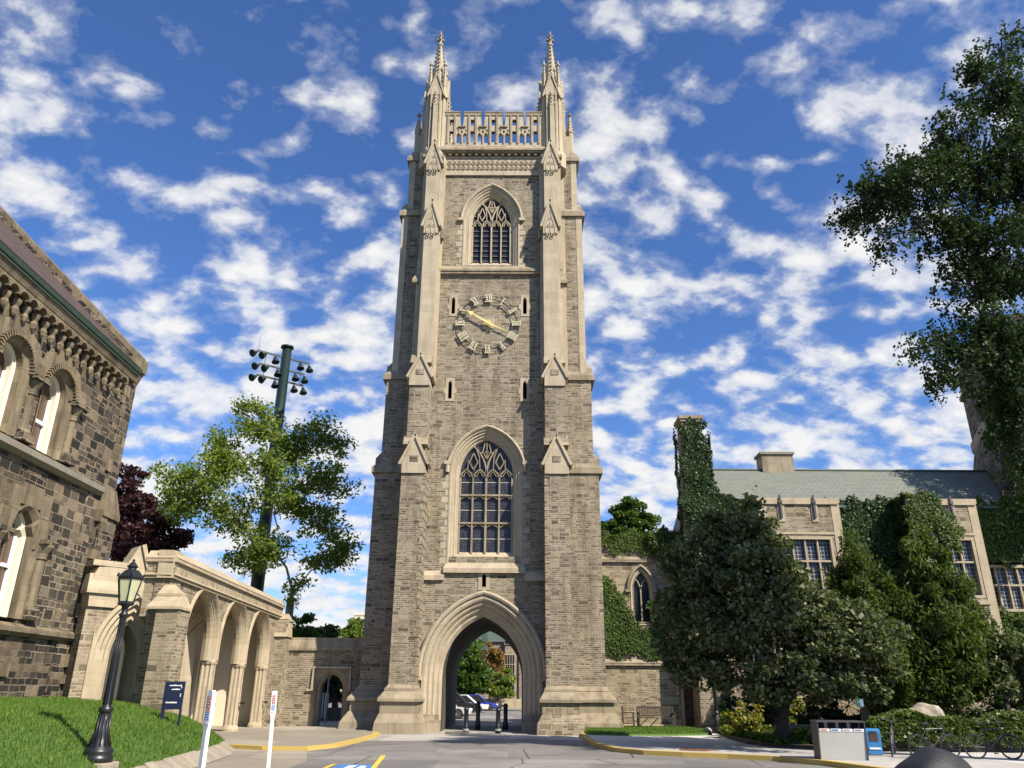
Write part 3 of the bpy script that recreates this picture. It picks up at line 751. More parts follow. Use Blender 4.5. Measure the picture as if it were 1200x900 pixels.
# ================================================================== LEFT COLLEGE BUILDING (face towards +X)
def window_round(par,MX,cx,zs,w,sill,seed):
    """upper window: round arch with billet ring, painted jambs, sash"""
    m=MB(MX);mould(m,lambda o:rarch(w,zs,sill,cx,o),[(.24,-.06),(.18,-.06),(.12,.02),(.0,.06),(0,.25)])
    W=obj('window_surround',m,M['uca'],par)
    m=MB(MX);mould(m,lambda o:rarch(w-.1,zs,sill,cx,o),[(.09,.24),(0,.3),(0,.5)])
    m.add([(cx-w,.0,sill),(cx+w,.0,sill),(cx+w,.5,sill+.06),(cx-w,.5,sill+.06)],[(0,1,2,3)])
    obj('painted_frame',m,M['cream'],W)
    m=MB(MX);
    ro=rarch(w,zs,None,cx,.3)
    out=[(cx-w-.62,zs)]+[(cx+(w+.62+(.12 if i%2 else 0))*math.cos(PI-PI*i/12),zs+(w+.62+(.12 if i%2 else 0))*math.sin(PI-PI*i/12)) for i in range(1,12)]+[(cx+w+.62,zs)]
    m.prism(out+rarch(w,zs,None,cx,.26)[::-1],-.05,.06)
    obj('voussoirs',m,M['uca'],W)
    m=MB(MX)
    for i in range(25):
        a=PI*i/24;r=w+.22;x,z=cx+r*math.cos(a),zs+r*math.sin(a)
        u=(math.cos(a),math.sin(a));
        m.bar([(x-u[0]*.07,z-u[1]*.07),(x+u[0]*.08,z+u[1]*.08)],.05,-.17,-.04)
    obj('billet_ring',m,M['uca'],W)
def column(par,MX,cx,z0,z1,r=.14,y=.02):
    m=MB(MX);m.lathe((cx,y,0),[(r*1.1,z0+.35),(r,z0+.5),(r*.95,z1-.45),(r*1.25,z1-.4),(r*1.05,z1-.36),(r*1.2,z1-.25),(r*1.9,z1-.06),(r*1.9,z1)],12)
    K=obj('column',m,M['uca'],par,False)
    m=MB(MX);m.box(cx-.28,cx+.28,y-.28,y+.2,z0,z0+.22);m.lathe((cx,y,0),[(r*1.8,z0+.22),(r*1.9,z0+.28),(r*1.4,z0+.36)],12)
    m.box(cx-.34,cx+.34,y-.3,y+.2,z1,z1+.12)
    obj('column_base',m,M['dark'],K)
def left_college():
    T=thing('college_building','dark rock-faced stone college building with round-arched windows and steep brown roof','building',(-14,26,0))
    MX=Matrix.Translation((-13.98,25.95,0))@Matrix.Rotation(R(91.5),4,'Z')
    wx=[-13.9,-11.5,-9.1,-6.75,-4.4]
    up=[rarch(.6,9.95,8.1,c,.0) for c in wx]
    lo=[]
    def sh(c,o=0,z0=3.5): return [(c-.6-o,z0),(c-.6-o,5.75),(c-.42-o,6.0+o),(c-.42-o*.8,6.12+o),(c-.1,6.38+o),(c+.1,6.38+o),(c+.42+o*.8,6.12+o),(c+.42+o,6.0+o),(c+.6+o,5.75),(c+.6+o,z0)]
    for c in wx: lo.append(sh(c))
    m=MB(MX);m.prism([(-16,-.2),(-.15,-.2),(-.15,12.2),(-16,12.2)],0,.55,[rarch(.6,9.95,7.99,c,.14) for c in wx]+[sh(c,.12,3.38) for c in wx])
    m.box(-16,0,9,9.5,0,12);m.box(-.6,-.05,.2,9,0,12.4)
    obj('wall',m,M['dark'],T)
    m=MB(MX);m.box(-16,-.2,.75,.8,0,12);obj('dark_interior',m,M['dkvoid'],T)
    for c in wx:
        window_round(T,MX,c,9.95,.6,8.1,1)
        m=MB(MX);m.prism(rarch(.52,9.95,8.1,c),.5,.52);G=obj('window_glass',m,M['brownglass'],T)
        m=MB(MX);m.box(c-.5,c+.5,.42,.5,9.05,9.15);m.box(c-.55,c-.47,.42,.5,8.1,9.9);m.box(c+.47,c+.55,.42,.5,8.1,9.9);m.box(c-.5,c+.5,.42,.5,8.1,8.2);obj('sash',m,M['white'],G)
        # lower
        m=MB(MX);mould(m,lambda o:sh(c,o),[(.22,-.05),(.14,-.05),(.0,.05),(0,.25)]);W=obj('window_surround',m,M['uca'],T)
        m=MB(MX);mould(m,lambda o:sh(c,o-.1),[(.09,.24),(0,.3),(0,.5)]);m.add([(c-.6,.0,3.5),(c+.6,.0,3.5),(c+.6,.5,3.56),(c-.6,.5,3.56)],[(0,1,2,3)]);obj('painted_frame',m,M['cream'],W)
        m=MB(MX)
        for k,(a,b_,d,e) in enumerate(((-1.1,-.62,5.4,6.3),(.62,1.15,5.4,6.3),(-.95,-.5,6.3,6.95),(-.48,.0,6.5,7.1),(.02,.5,6.5,7.1),(.52,1.0,6.3,6.95))):
            m.box(c+a,c+b_,-.04-.003*k,.05,d,e)
        obj('voussoirs',m,M['uca'],W)
        m=MB(MX);m.prism(sh(c,-.08),.5,.52);G=obj('window_glass',m,M['brownglass'],T)
        m=MB(MX);m.box(c-.5,c+.5,.42,.5,4.85,4.95);m.box(c+.44,c+.52,.42,.5,3.5,5.9);m.box(c-.52,c-.44,.42,.5,3.5,5.9);obj('sash',m,M['white'],G)
    for c in [wx[0]-1.2]+[(a+b)/2 for a,b in zip(wx,wx[1:])]+[wx[-1]+1.1]:
        column(T,MX,c,8.05,9.85);column(T,MX,c,3.5,5.6,.17)
        m=MB(MX);m.box(c-.42,c+.42,-.06,.04,9.97,10.3);obj('impost',m,M['uca'],T)
    for (z0,z1,p,mat) in ((7.66,8.04,.24,M['dsteel']),(3.05,3.38,.2,M['uca'])):
        m=MB(MX);m.box(-16,.06 if z0<5 else -.9,-p,.02,z0+.1,z1-.1);m.fr((-16,-.9 if z0>5 else .06,-p,.02,z1-.1),(-16,-.9 if z0>5 else .06,-.03,.02,z1));m.fr((-16,-.9 if z0>5 else .06,-p*.4,.02,z0),(-16,-.9 if z0>5 else .06,-p,.02,z0+.1));obj('string_course',m,M['concrete'] if z0>5 else M['uca'],T)
    # corbel table + cornice + gutter
    m=MB(MX);x=-15.8
    m.box(-16,-.9,-.24,.02,11.74,11.92)
    while x<-1.0:
        m.lathe((x,-.1,0),[(.02,11.08),(.07,11.14),(.11,11.27),(.07,11.36),(.09,11.4),(.12,11.46),(.13,11.56)],6,x*3);
        m.prism([(x+.2*math.cos(PI*t/8),11.6+.18*math.sin(PI*t/8)) for t in range(9)]+[(x-.26,11.6),(x-.26,11.8),(x+.26,11.8),(x+.26,11.6)],-.3,.0)
        x+=.47
    obj('corbel_table',m,M['uca'],T)
    m=MB(MX);m.fr((-16,-.3,-.26,.1,11.92),(-16,-.3,-.34,.1,12.14));obj('cornice',m,M['uca'],T)
    m=MB(MX);m.box(-16,-.45,-.38,-.1,12.14,12.22);m.fr((-16,-.45,-.42,-.1,12.22),(-16,-.45,-.47,-.1,12.34));obj('gutter',m,M['copper'],T)
    # corner buttress strips
    m=MB(MX);m.box(-1.5,.0,-.05,.3,0,12.1);m.box(-.62,.03,-.1,.5,0,11.9);m.box(-.7,.36,-.2,.6,-.2,7.2)
    m.fr((-.7,.36,-.2,.6,7.2),(-.62,.1,-.1,.5,8.0))
    obj('corner_buttress',m,M['dark'],T)
    m=MB(MX);m.fr((-.74,.42,-.26,.65,7.05),(-.74,.42,-.26,.65,7.2));m.fr((-.74,.42,-.26,.65,7.2),(-.64,.1,-.13,.55,8.05));obj('buttress_cap',m,M['uca'],T)
    m=MB(MX);rng=random.Random(3);z=.4
    while z<11.5:
        h=.24+rng.random()*.2
        if rng.random()<.7: m.box(-.66-rng.random()*.25,-.6+rng.random()*.3,-.21 if z<7 else -.11,-.0,z,z+h)
        z+=h+.03+rng.random()*.25
    obj('quoins',m,M['uca'],T)
    # roof and gable parapet
    m=MB(MX);m.add([(-16,-.4,12.42),(-.3,-.4,12.42),(-.3,8.2,20.6),(-16,8.2,20.6),(-16,17,12.3),(-.3,17,12.3)],[(0,1,2,3),(3,2,5,4)])
    obj('roof',m,M['slated'],T)
    g=MB(MX)
    def sl(y): return 12.8+y*.947
    g.prism([(-.02,11.9),(8.2,11.9),(8.2,sl(8.2)+.25),(-.02,sl(-.02)+.15)],-.75,.03,plane='yz')
    obj('gable_wall',g,M['dark'],T)
    g=MB(MX);n=11
    for i in range(n):
        y0=-.12+i*.78;y1=y0+.75;
        g.prism([(y0,sl(y0)+.18),(y1,sl(y1)+.18),(y1,sl(y1)+.42),(y0,sl(y0)+.42)],-.75,.28,plane='yz')
    obj('gable_coping',g,M['uca'],T)
    g=MB(MX);g.box(-.7,.25,-.26,.2,12.45,12.95);g.fr((-.6,.1,-.05,.2,11.9),(-.65,.22,-.2,.2,12.45));obj('kneeler',g,M['uca'],T)
    # basement window
    m=MB(MX);m.box(-4.9,-3.9,-.02,.1,1.3,2.0);b=obj('basement_window',m,M['dkvoid'],T)
    m=MB(MX);m.box(-5.1,-3.7,-.1,.1,2.0,2.35)
    obj('lintel',m,M['uca'],b)
    m=MB(MX)
    for i in range(7): m.box(-4.8+i*.13,-4.75+i*.13,-.05,-.03,1.3,1.95)
    obj('window_bars',m,M['cream'],b)
left_college()

# ================================================================== ARCADE
def arcade():
    T=thing('memorial_arcade','pale limestone arcade with three open pointed arches joining the dark college building','arcade',(-12,33,0))
    # local frame: x along the wall (0 at near corner .. 15.2 at far corner), y inward
    k=math.degrees(math.atan2(41-25.8,-12.1+11.35))
    MX=Matrix.Translation((-11.35,25.8,0))@Matrix.Rotation(R(k),4,'Z')
    Ln=15.25;cs=[3.7,7.65,11.6];hw=1.76;zs,h=3.3,1.83;t=.5
    def A(c,o=0,z0=0,n=12): return arch(hw,zs,h,z0,c,o,n)
    outer=[(0,0)]
    for c in cs:
        p=A(c,.36);p=[(x,max(z,0)) for x,z in p];outer+=p
    outer+=[(Ln,0),(Ln,5.35),(0,5.35)]
    # remove crossings: arches with o=.36 overlap the pier centres slightly below springing -> use straight piers
    outer=[(0,0)]
    for c in cs: outer+=A(c,.1,0)
    outer+=[(Ln,0),(Ln,5.35),(0,5.35)]
    m=MB(MX);m.prism(outer,0,t);obj('wall',m,M['rubble2'],T)
    for i,c in enumerate(cs):
        m=MB(MX);f=lambda o,c=c:arch(hw,zs,h,2.75,c,o)
        mould(m,f,[(.2,0.0),(.2,-.07),(.12,-.09),(.07,-.02),(.04,.07),(.0,.07),(-.02,.13),(-.06,.13),(-.1,.22),(-.1,.35),(-.02,t)])
        obj('arch_moulding',m,M['ashl'],T)
    for i,px in enumerate([(cs[0]+cs[1])/2,(cs[1]+cs[2])/2,cs[2]+hw+.18]):
        m=MB(MX)
        m.lathe((px,.22,0),[(.33,0),(.33,.2),(.25,.32),(.21,.36),(.19,2.58),(.25,2.64),(.28,2.72),(.22,2.78)],12)
        for dx in (-.12,.12): m.lathe((px+dx,.06,0),[(.15,0),(.15,.2),(.09,.34),(.08,2.58),(.12,2.64),(.14,2.72),(.1,2.78)],8);m.lathe((px+dx,.38,0),[(.15,0),(.15,.2),(.09,.34),(.08,2.6),(.12,2.64),(.14,2.72)],8)
        m.box(px-.13,px+.13,.05,.42,2.74,3.3)
        obj('pier',m,M['ashl'],T,False)
        m=MB(MX);m.box(px-.1,px+.02,-.24,-.16,1.15,1.25);m.box(px-.06,px-.02,-.2,.1,1.18,1.22);obj('lamp_bracket',m,M['black'],T)
    m=MB(MX)
    # splayed jamb at the near end
    m.prism([(.95,0),(cs[0]-hw-.15,0),(cs[0]-hw-.15,3.3),(.95,3.3)],-.06,.02);obj('jamb',m,M['ashl'],T)
    # frieze + coping (long side and short front side)
    def frieze(MQ,L0,L1):
        m=MB(MQ);m.box(L0,L1,-.1,.45,5.1,5.2);m.fr((L0,L1,-.16,.45,5.2),(L0,L1,-.12,.45,5.24));m.box(L0,L1,-.06,.45,5.24,5.62);m.box(L0,L1,-.16,.45,5.62,5.74);m.fr((L0,L1,-.18,.5,5.74),(L0,L1,.02,.5,6.0))
        return m
    m=frieze(MX,-.12,Ln+.05);obj('frieze',m,M['ashl'],T)
    MF=Matrix.Translation((-12.2,25.8,0))
    m=frieze(MF,-.0,.9);fz=obj('frieze',m,M['ashl'],T)
    # carved lettering on the short face
    cu=bpy.data.curves.new('inscription','FONT');cu.body='CENTIIS';cu.size=.27;cu.extrude=.012;cu.space_character=1.05
    to=bpy.data.objects.new('inscription_tmp',cu);C.objects.link(to)
    dg=bpy.context.evaluated_depsgraph_get();me=bpy.data.meshes.new_from_object(to.evaluated_get(dg));bpy.data.objects.remove(to)
    me.materials.clear();me.materials.append(M['ashd']);io=bpy.data.objects.new('inscription',me);C.objects.link(io);io.parent=T
    io.matrix_parent_inverse=INV[T.name];io.location=(-12.18,25.74-.012,5.33);io.rotation_euler=(R(90),0,0)
    # relief band on the long face
    m=MB(MX);rng=random.Random(8);x=.4
    while x<Ln-.4:
        w=.06+rng.random()*.1;m.box(x,x+.03,-.075,-.055,5.32,5.54)
        if rng.random()<.6:m.box(x+.03,x+w,-.075,-.055,5.5-.18*(rng.random()<.4),5.53-.18*(rng.random()<.0))
        x+=w+.08+(.25 if rng.random()<.12 else 0)
    obj('carved_band',m,M['ashd'],T)
    # front return wall of the corner pier and its buttress
    m=MB();m.box(-11.95,-11.36,25.82,26.6,0,5.12);m.box(-12.2,-11.95,25.82,26.6,3.9,5.12);obj('wall',m,M['rubble2'],T)
    m=MB();m.box(-11.3,-10.6,25.0,25.9,0,4.05);B=obj('buttress',m,M['rubble2'],T)
    m=MB();m.fr((-11.6,-10.55,24.92,25.85,4.05),(-11.6,-10.55,24.92,25.85,4.13));m.fr((-11.6,-10.55,24.92,25.85,4.13),(-11.55,-10.75,25.45,25.85,4.5));m.box(-11.55,-10.8,25.42,25.85,4.5,4.58);m.fr((-11.55,-10.8,25.42,25.85,4.58),(-11.5,-11.2,25.78,25.85,4.9));obj('buttress_cap',m,M['ashl'],B)
    MD=Matrix.Translation((-11.25,25.75,0))@Matrix.Rotation(R(60),4,'Z')
    m=MB(MX);m.fr((-.1,1.3,-.85,.02,0),(-.05,1.15,-.75,.02,2.0));m.fr((-.05,1.15,-.75,.02,2.0),(.1,.95,-.45,.02,3.4));m.fr((.1,.95,-.45,.02,3.4),(.35,.6,-.05,.02,4.6));obj('buttress',m,M['ashl'],T)
    # diagonal gabled bay
    MG=Matrix.Translation((-13.38,24.75,0))@Matrix.Rotation(R(46),4,'Z');L2=2.35
    f=lambda o:arch(.4,2.75,.95,0,1.5,o)
    m=MB(MG);o_=[(0,0)]+f(.7)+[(L2,0),(L2,3.8),(1.25,5.8),(.3,4.5),(0,4.5)]
    m.prism(o_,0,.6);obj('wall',m,M['rubble2'],T)
    m=MB(MG);mould(m,f,[(.76,0),(.76,-.05),(.64,-.07),(.56,.05),(.46,.03),(.38,.17),(.28,.15),(.2,.3),(.1,.3),(.04,.45),(0,.45),(0,1.4)])
    ap=obj('doorway_moulding',m,M['ashl'],T)
    m=MB(MG);m.prism([(.0,4.1),(.78,4.1),(1.35,4.68),(1.95,4.1),(L2+.1,3.3),(1.42,6.1),(1.22,6.1),(.9,5.4),(0.1,5.3),(-.05,4.9)],-.1,.58)
    obj('gable_face',m,M['ashl'],T)
    m=MB(MG);m.bar([(L2+.12,3.1),(1.32,6.15)],.13,-.2,.62);m.box(-.15,.95,-.2,.4,4.5,4.62);m.fr((-.15,.95,-.2,.4,4.62),(-.1,.95,-.02,.4,5.1));m.box(-.1,1.0,-.12,.6,5.35,5.52)
    obj('gable_coping',m,M['ashl'],T)
    m=MB(MG);m.prism([(.82,1.2),(.62,1.2),(.35,1.0),(.35,3.4),(.82,2.4)],-.05,.01);m.box(.2,.85,-.14,.0,1.05,1.2);obj('jamb',m,M['ashl'],T)
    # interior: back wall, floor slab, vault ribs, roof
    m=MB(MX);m.box(-.2,Ln,3.4,3.6,0,5.3);obj('inner_wall',m,M['plaster'],T)
    m=MB(MX);m.box(.5,Ln-.1,.5,3.5,5.1,5.3);obj('roof',m,M['ashd'],T)
    m=MB(MX);m.box(Ln-.3,Ln,.6,3.5,0,5.2);obj('inner_wall',m,M['plaster'],T)
    m=MB(MX)
    for px in [cs[0]-hw-.2,(cs[0]+cs[1])/2,(cs[1]+cs[2])/2,cs[2]+hw+.2]:
        for (dx) in (-1.97,0,1.97):
            pts=[(px+dx*i/8,3.35-1.4*i/8,2.75+2.2*math.sin(i/8*PI/2)) for i in range(9)]
            if 0<px+dx<Ln: m.tube(pts,.045,5)
    obj('vault_ribs',m,M['ashl'],T)
    m=MB(MX)
    for px in ((cs[0]+cs[1])/2,(cs[1]+cs[2])/2,cs[2]+hw+.2): m.tube([(px,3.35,0),(px,3.35,2.8)],.1,6)
    obj('wall_shaft',m,M['ashl'],T)
    # far corner buttress
    m=MB();m.box(-12.2,-11.5,40.2,41.2,0,4.9);B=obj('buttress',m,M['rubble2'],T)
    m=MB();m.fr((-12.25,-11.42,40.1,41.1,4.2),(-12.25,-11.5,40.5,41.1,4.95));m.box(-12.25,-11.45,40.48,41.1,4.95,5.05);m.fr((-12.2,-11.5,40.45,41.1,5.05),(-12.2,-11.7,40.9,41.1,5.35));obj('buttress_cap',m,M['ashl'],B)
arcade()

def gate_wall():
    T=thing('doorway_wall','low stone wall with small pointed doorway between arcade and clock tower','wall',(-9.7,41,0))
    f=lambda o:arch(.55,1.75,.72,0,-9.22,o)
    m=MB();o_=[(-12,0)]+f(.3)+[(-7.2,0),(-7.2,3.65),(-12,3.65)]
    m.prism(o_,41.1,41.75);obj('wall',m,M['rubble'],T)
    m=MB();mould(m,f,[(.36,41.1),(.36,41.06),(.24,41.03),(.15,41.1),(.1,41.2),(.04,41.2),(0,41.3),(0,41.75)]);D=obj('doorway_moulding',m,M['ashd'],T)
    m=MB();m.prism([(-10.1,0),f(.36)[0]]+f(.36)[1:-1]+[f(.36)[-1],(-8.35,0),(-8.35,2.75),(-10.1,2.75)],41.085,41.12);obj('spandrel',m,M['ashd'],D)
    m=MB();m.bar([(-10.42,1.75),(-10.15,1.75),(-10.15,2.8),(-8.3,2.8),(-8.3,1.75)],.12,40.98,41.1);obj('label_mould',m,M['ash'],D)
    m=MB();m.box(-12,-7.2,41.0,41.85,3.6,3.72);m.fr((-12,-7.2,41.0,41.85,3.72),(-12,-7.2,41.12,41.8,4.1));m.box(-12,-7.2,41.12,41.8,4.1,4.22);obj('coping',m,M['ashd'],T)
gate_wall()
# ------------------------------------------------------------------ measuring rays of the camera (used only to read sizes off the photograph)
def ray(x,y):
    f=904.;a=(x-600)/f;b=(450-y)/f;c,s=math.cos(ROLL),math.sin(ROLL)
    u=a*c-b*s;v=a*s+b*c
    fw=math.cos(PITCH)-v*math.sin(PITCH);up=math.sin(PITCH)+v*math.cos(PITCH)
    return u*math.cos(YAW)-fw*math.sin(YAW),u*math.sin(YAW)+fw*math.cos(YAW),up
def at(x,y,Y):
    r=ray(x,y);k=Y/r[1];return Vector((r[0]*k,Y,EYE+r[2]*k))

# ------------------------------------------------------------------ foliage
def leafmesh(name,P,size,mat,parent,seed,up=.3,elong=1.5,outn=None,outw=0,droop=0,lbl=None):
    rng=np.random.default_rng(seed);n=len(P)
    nr=rng.normal(size=(n,3));nr[:,2]+=up
    if outn is not None:nr=nr*(1-outw)+outn*outw*1.6
    nr/=np.linalg.norm(nr,axis=1)[:,None]
    t=rng.normal(size=(n,3));t[:,2]-=droop
    t-=nr*(t*nr).sum(1)[:,None];t/=np.linalg.norm(t,axis=1)[:,None]+1e-9
    b=np.cross(nr,t);s=size*(.6+.8*rng.random(n))[:,None]
    a=P-t*s*.5*elong;c=P+t*s*.5*elong;d=P+b*s*.5+nr*s*.08-t*s*.1;e=P-b*s*.5+nr*s*.08-t*s*.1
    V=np.stack([a,d,c,e],1).reshape(-1,3).astype(np.float32)
    me=bpy.data.meshes.new(name);me.vertices.add(4*n);me.vertices.foreach_set('co',V.ravel())
    me.loops.add(4*n);me.loops.foreach_set('vertex_index',np.arange(4*n,dtype=np.int32))
    me.polygons.add(n);me.polygons.foreach_set('loop_start',np.arange(0,4*n,4,dtype=np.int32))
    me.update(calc_edges=True);me.materials.append(mat)
    o=bpy.data.objects.new(name,me);C.objects.link(o)
    if parent is not None:
        o.parent=parent
        if parent.name in INV:o.matrix_parent_inverse=INV[parent.name]
    return o
def clumps(ells,nper,seed,shell=.55):
    rng=np.random.default_rng(seed);out=[]
    for i,(c,r) in enumerate(ells):
        k=max(3,int(nper*(r[0]*r[1]*r[2])**(2/3)))
        d=rng.normal(size=(k,3));d/=np.linalg.norm(d,axis=1)[:,None]
        q=(shell+(1-shell)*rng.random(k))[:,None]
        out.append((np.array(c)+d*q*np.array(r),i))
    return out
def tree(name,label,cat,base,r0,fork,ells,mat,bark,nper=9,cr=.55,lper=160,lsize=.16,seed=1,flat=.7,up=.5,group=None,shell=.55,limbs=True,droop=0,elong=1.5,trunk_pts=None,hang=0.,outer=0,lf=.42):
    T=thing(name,label,cat,base,group)
    rng=np.random.default_rng(seed);m=MB();b=Vector(base);f=Vector(fork)
    tp=trunk_pts or [b,b.lerp(f,.5)+Vector((.05*r0,.1*r0,0)),f]
    n=len(tp);rad=[r0*(1.25 if i==0 else 1-.35*i/(n-1)) for i in range(n)];m.tube(tp,rad,10)
    cl=clumps(ells,nper,seed,shell);P=[]
    nodes=[(f,r0*.72,0.)]
    order=sorted(range(len(ells)),key=lambda i:(Vector(ells[i][0])-f).length)
    mids={}
    for i in order:
        c=Vector(ells[i][0]);rr=ells[i][1]
        def cost(nd):
            d=(c-nd[0]);pen=0 if nd[2]==0 else .0
            return d.length+.42*nd[2]+(1.5 if d.z<-.4 and not hang else 0)
        nb=min(nodes,key=cost);s0=nb[0];Ld=(c-s0).length
        lr=min(nb[1]*.8,r0*.16+.012*Ld*(2 if r0>.25 else 1))*(lf/.42)
        q=[s0]
        for a in (.25,.5,.75,1.):
            q.append(s0.lerp(c,a)+Vector((rng.normal()*.07*Ld,rng.normal()*.07*Ld,rng.normal()*.05*Ld+.16*Ld*math.sin(a*PI)*(1 if not hang else .3))))
        m.tube(q,[lr,lr*.85,lr*.72,lr*.6,lr*.45],7)
        for a,k in ((2,.7),(3,.6),(4,.45)): nodes.append((q[a],max(lr*k,.02),nb[2]+Ld*a/4))
        mids[i]=q
    for (pts,i) in cl:
        q4=mids[i];lr=r0*.2
        for p in pts:
            pv=Vector(p);q=q4[rng.integers(2,5)];w=q.lerp(pv,.5)+Vector((rng.normal()*.1,rng.normal()*.1,-.08 if not hang else .2))
            if limbs:m.tube([q,w,pv],[max(.018,lr*.3),max(.014,lr*.2),.01],4,False)
    obj('trunk',m,bark,T,True)
    for (pts,i) in cl:
        for p in pts:
            k=int(lper*(.5+rng.random()))
            rc=cr*(.6+.8*rng.random())
            if hang:
                # drooping sprays
                ns=max(3,k//14)
                for _ in range(ns):
                    st=p+rng.normal(size=3)*rc*np.array([.75,.75,.45]);L_=hang*(.4+rng.random());kk=14
                    tt=rng.random(kk)[:,None];dr=rng.normal(size=3)*.25;dr[2]=-1
                    P.append(st+tt*L_*dr+rng.normal(size=(kk,3))*.05)
            else:
                q=rng.normal(size=(k,3));q/=np.linalg.norm(q,axis=1)[:,None]
                q=q*(rng.random(k)**.45)[:,None]*rc*np.array([1.15,1.15,flat])
                P.append(p+q)
    if outer:
        for (c,r) in ells:
            k=int(outer*(r[0]*r[1]*r[2])**(2/3));d=rng.normal(size=(k,3));d/=np.linalg.norm(d,axis=1)[:,None]
            P.append(np.array(c)+d*np.array(r)*(.8+.35*rng.random(k))[:,None])
    P=np.concatenate(P);leafmesh('crown',P,lsize,mat,T,seed,up,elong,droop=droop)
    return T
def el(px,py,Y,rx,ry,rz): return (tuple(at(px,py,Y)),(rx,ry,rz))

def inpoly(pt,poly):
    x,y=pt[:,0],pt[:,1];c=np.zeros(len(pt),bool);j=len(poly)-1
    for i in range(len(poly)):
        xi,yi=poly[i];xj,yj=poly[j]
        with np.errstate(divide='ignore',invalid='ignore'):
            c^=((yi>y)!=(yj>y))&(x<(xj-xi)*(y-yi)/(yj-yi)+xi)
        j=i
    return c
def ivy(label,patches,mat,size=.13,seed=1,group=None,name='ivy',cat='ivy'):
    """patches: (plane, depth, polygon, outward normal, per m2, thickness); planes xz (depth=y), yz (depth=x), xy"""
    rng=np.random.default_rng(seed);P=[];Nn=[]
    for (pl,dep,poly,nrm,dens,th) in patches:
        a=np.array(poly);lo,hi=a.min(0)-.3,a.max(0)+.3
        n=int((hi-lo).prod()*dens*2.6);q=lo+rng.random((n,2))*(hi-lo)
        w=.16*np.stack([np.sin(q[:,1]*3.1+q[:,0]*1.3)+np.sin(q[:,1]*7.7)*.6,np.sin(q[:,0]*3.7+1)+np.sin(q[:,0]*8.3+q[:,1])*.6],1)+rng.normal(size=(n,2))*.07
        q=q[inpoly(q+w,poly)];n=len(q)
        bulge=.5+.5*np.sin(q[:,0]*2.3+q[:,1]*1.1)*np.cos(q[:,1]*1.9-q[:,0]*.7)
        d=(rng.random(n)**.7)*th*(.45+.75*bulge)+.02;s=np.array(nrm,float)
        if pl=='xz':p=np.stack([q[:,0],np.full(n,dep),q[:,1]],1)
        elif pl=='yz':p=np.stack([np.full(n,dep),q[:,0],q[:,1]],1)
        else:p=np.stack([q[:,0],q[:,1],np.full(n,dep)],1)
        P.append(p+d[:,None]*s);Nn.append(np.tile(s,(n,1)))
    P=np.concatenate(P);Nn=np.concatenate(Nn)
    o=leafmesh(name,P,size*.78,mat,None,seed,.2,1.15,Nn,.62,droop=.8)
    return tag(o,label,cat,group)

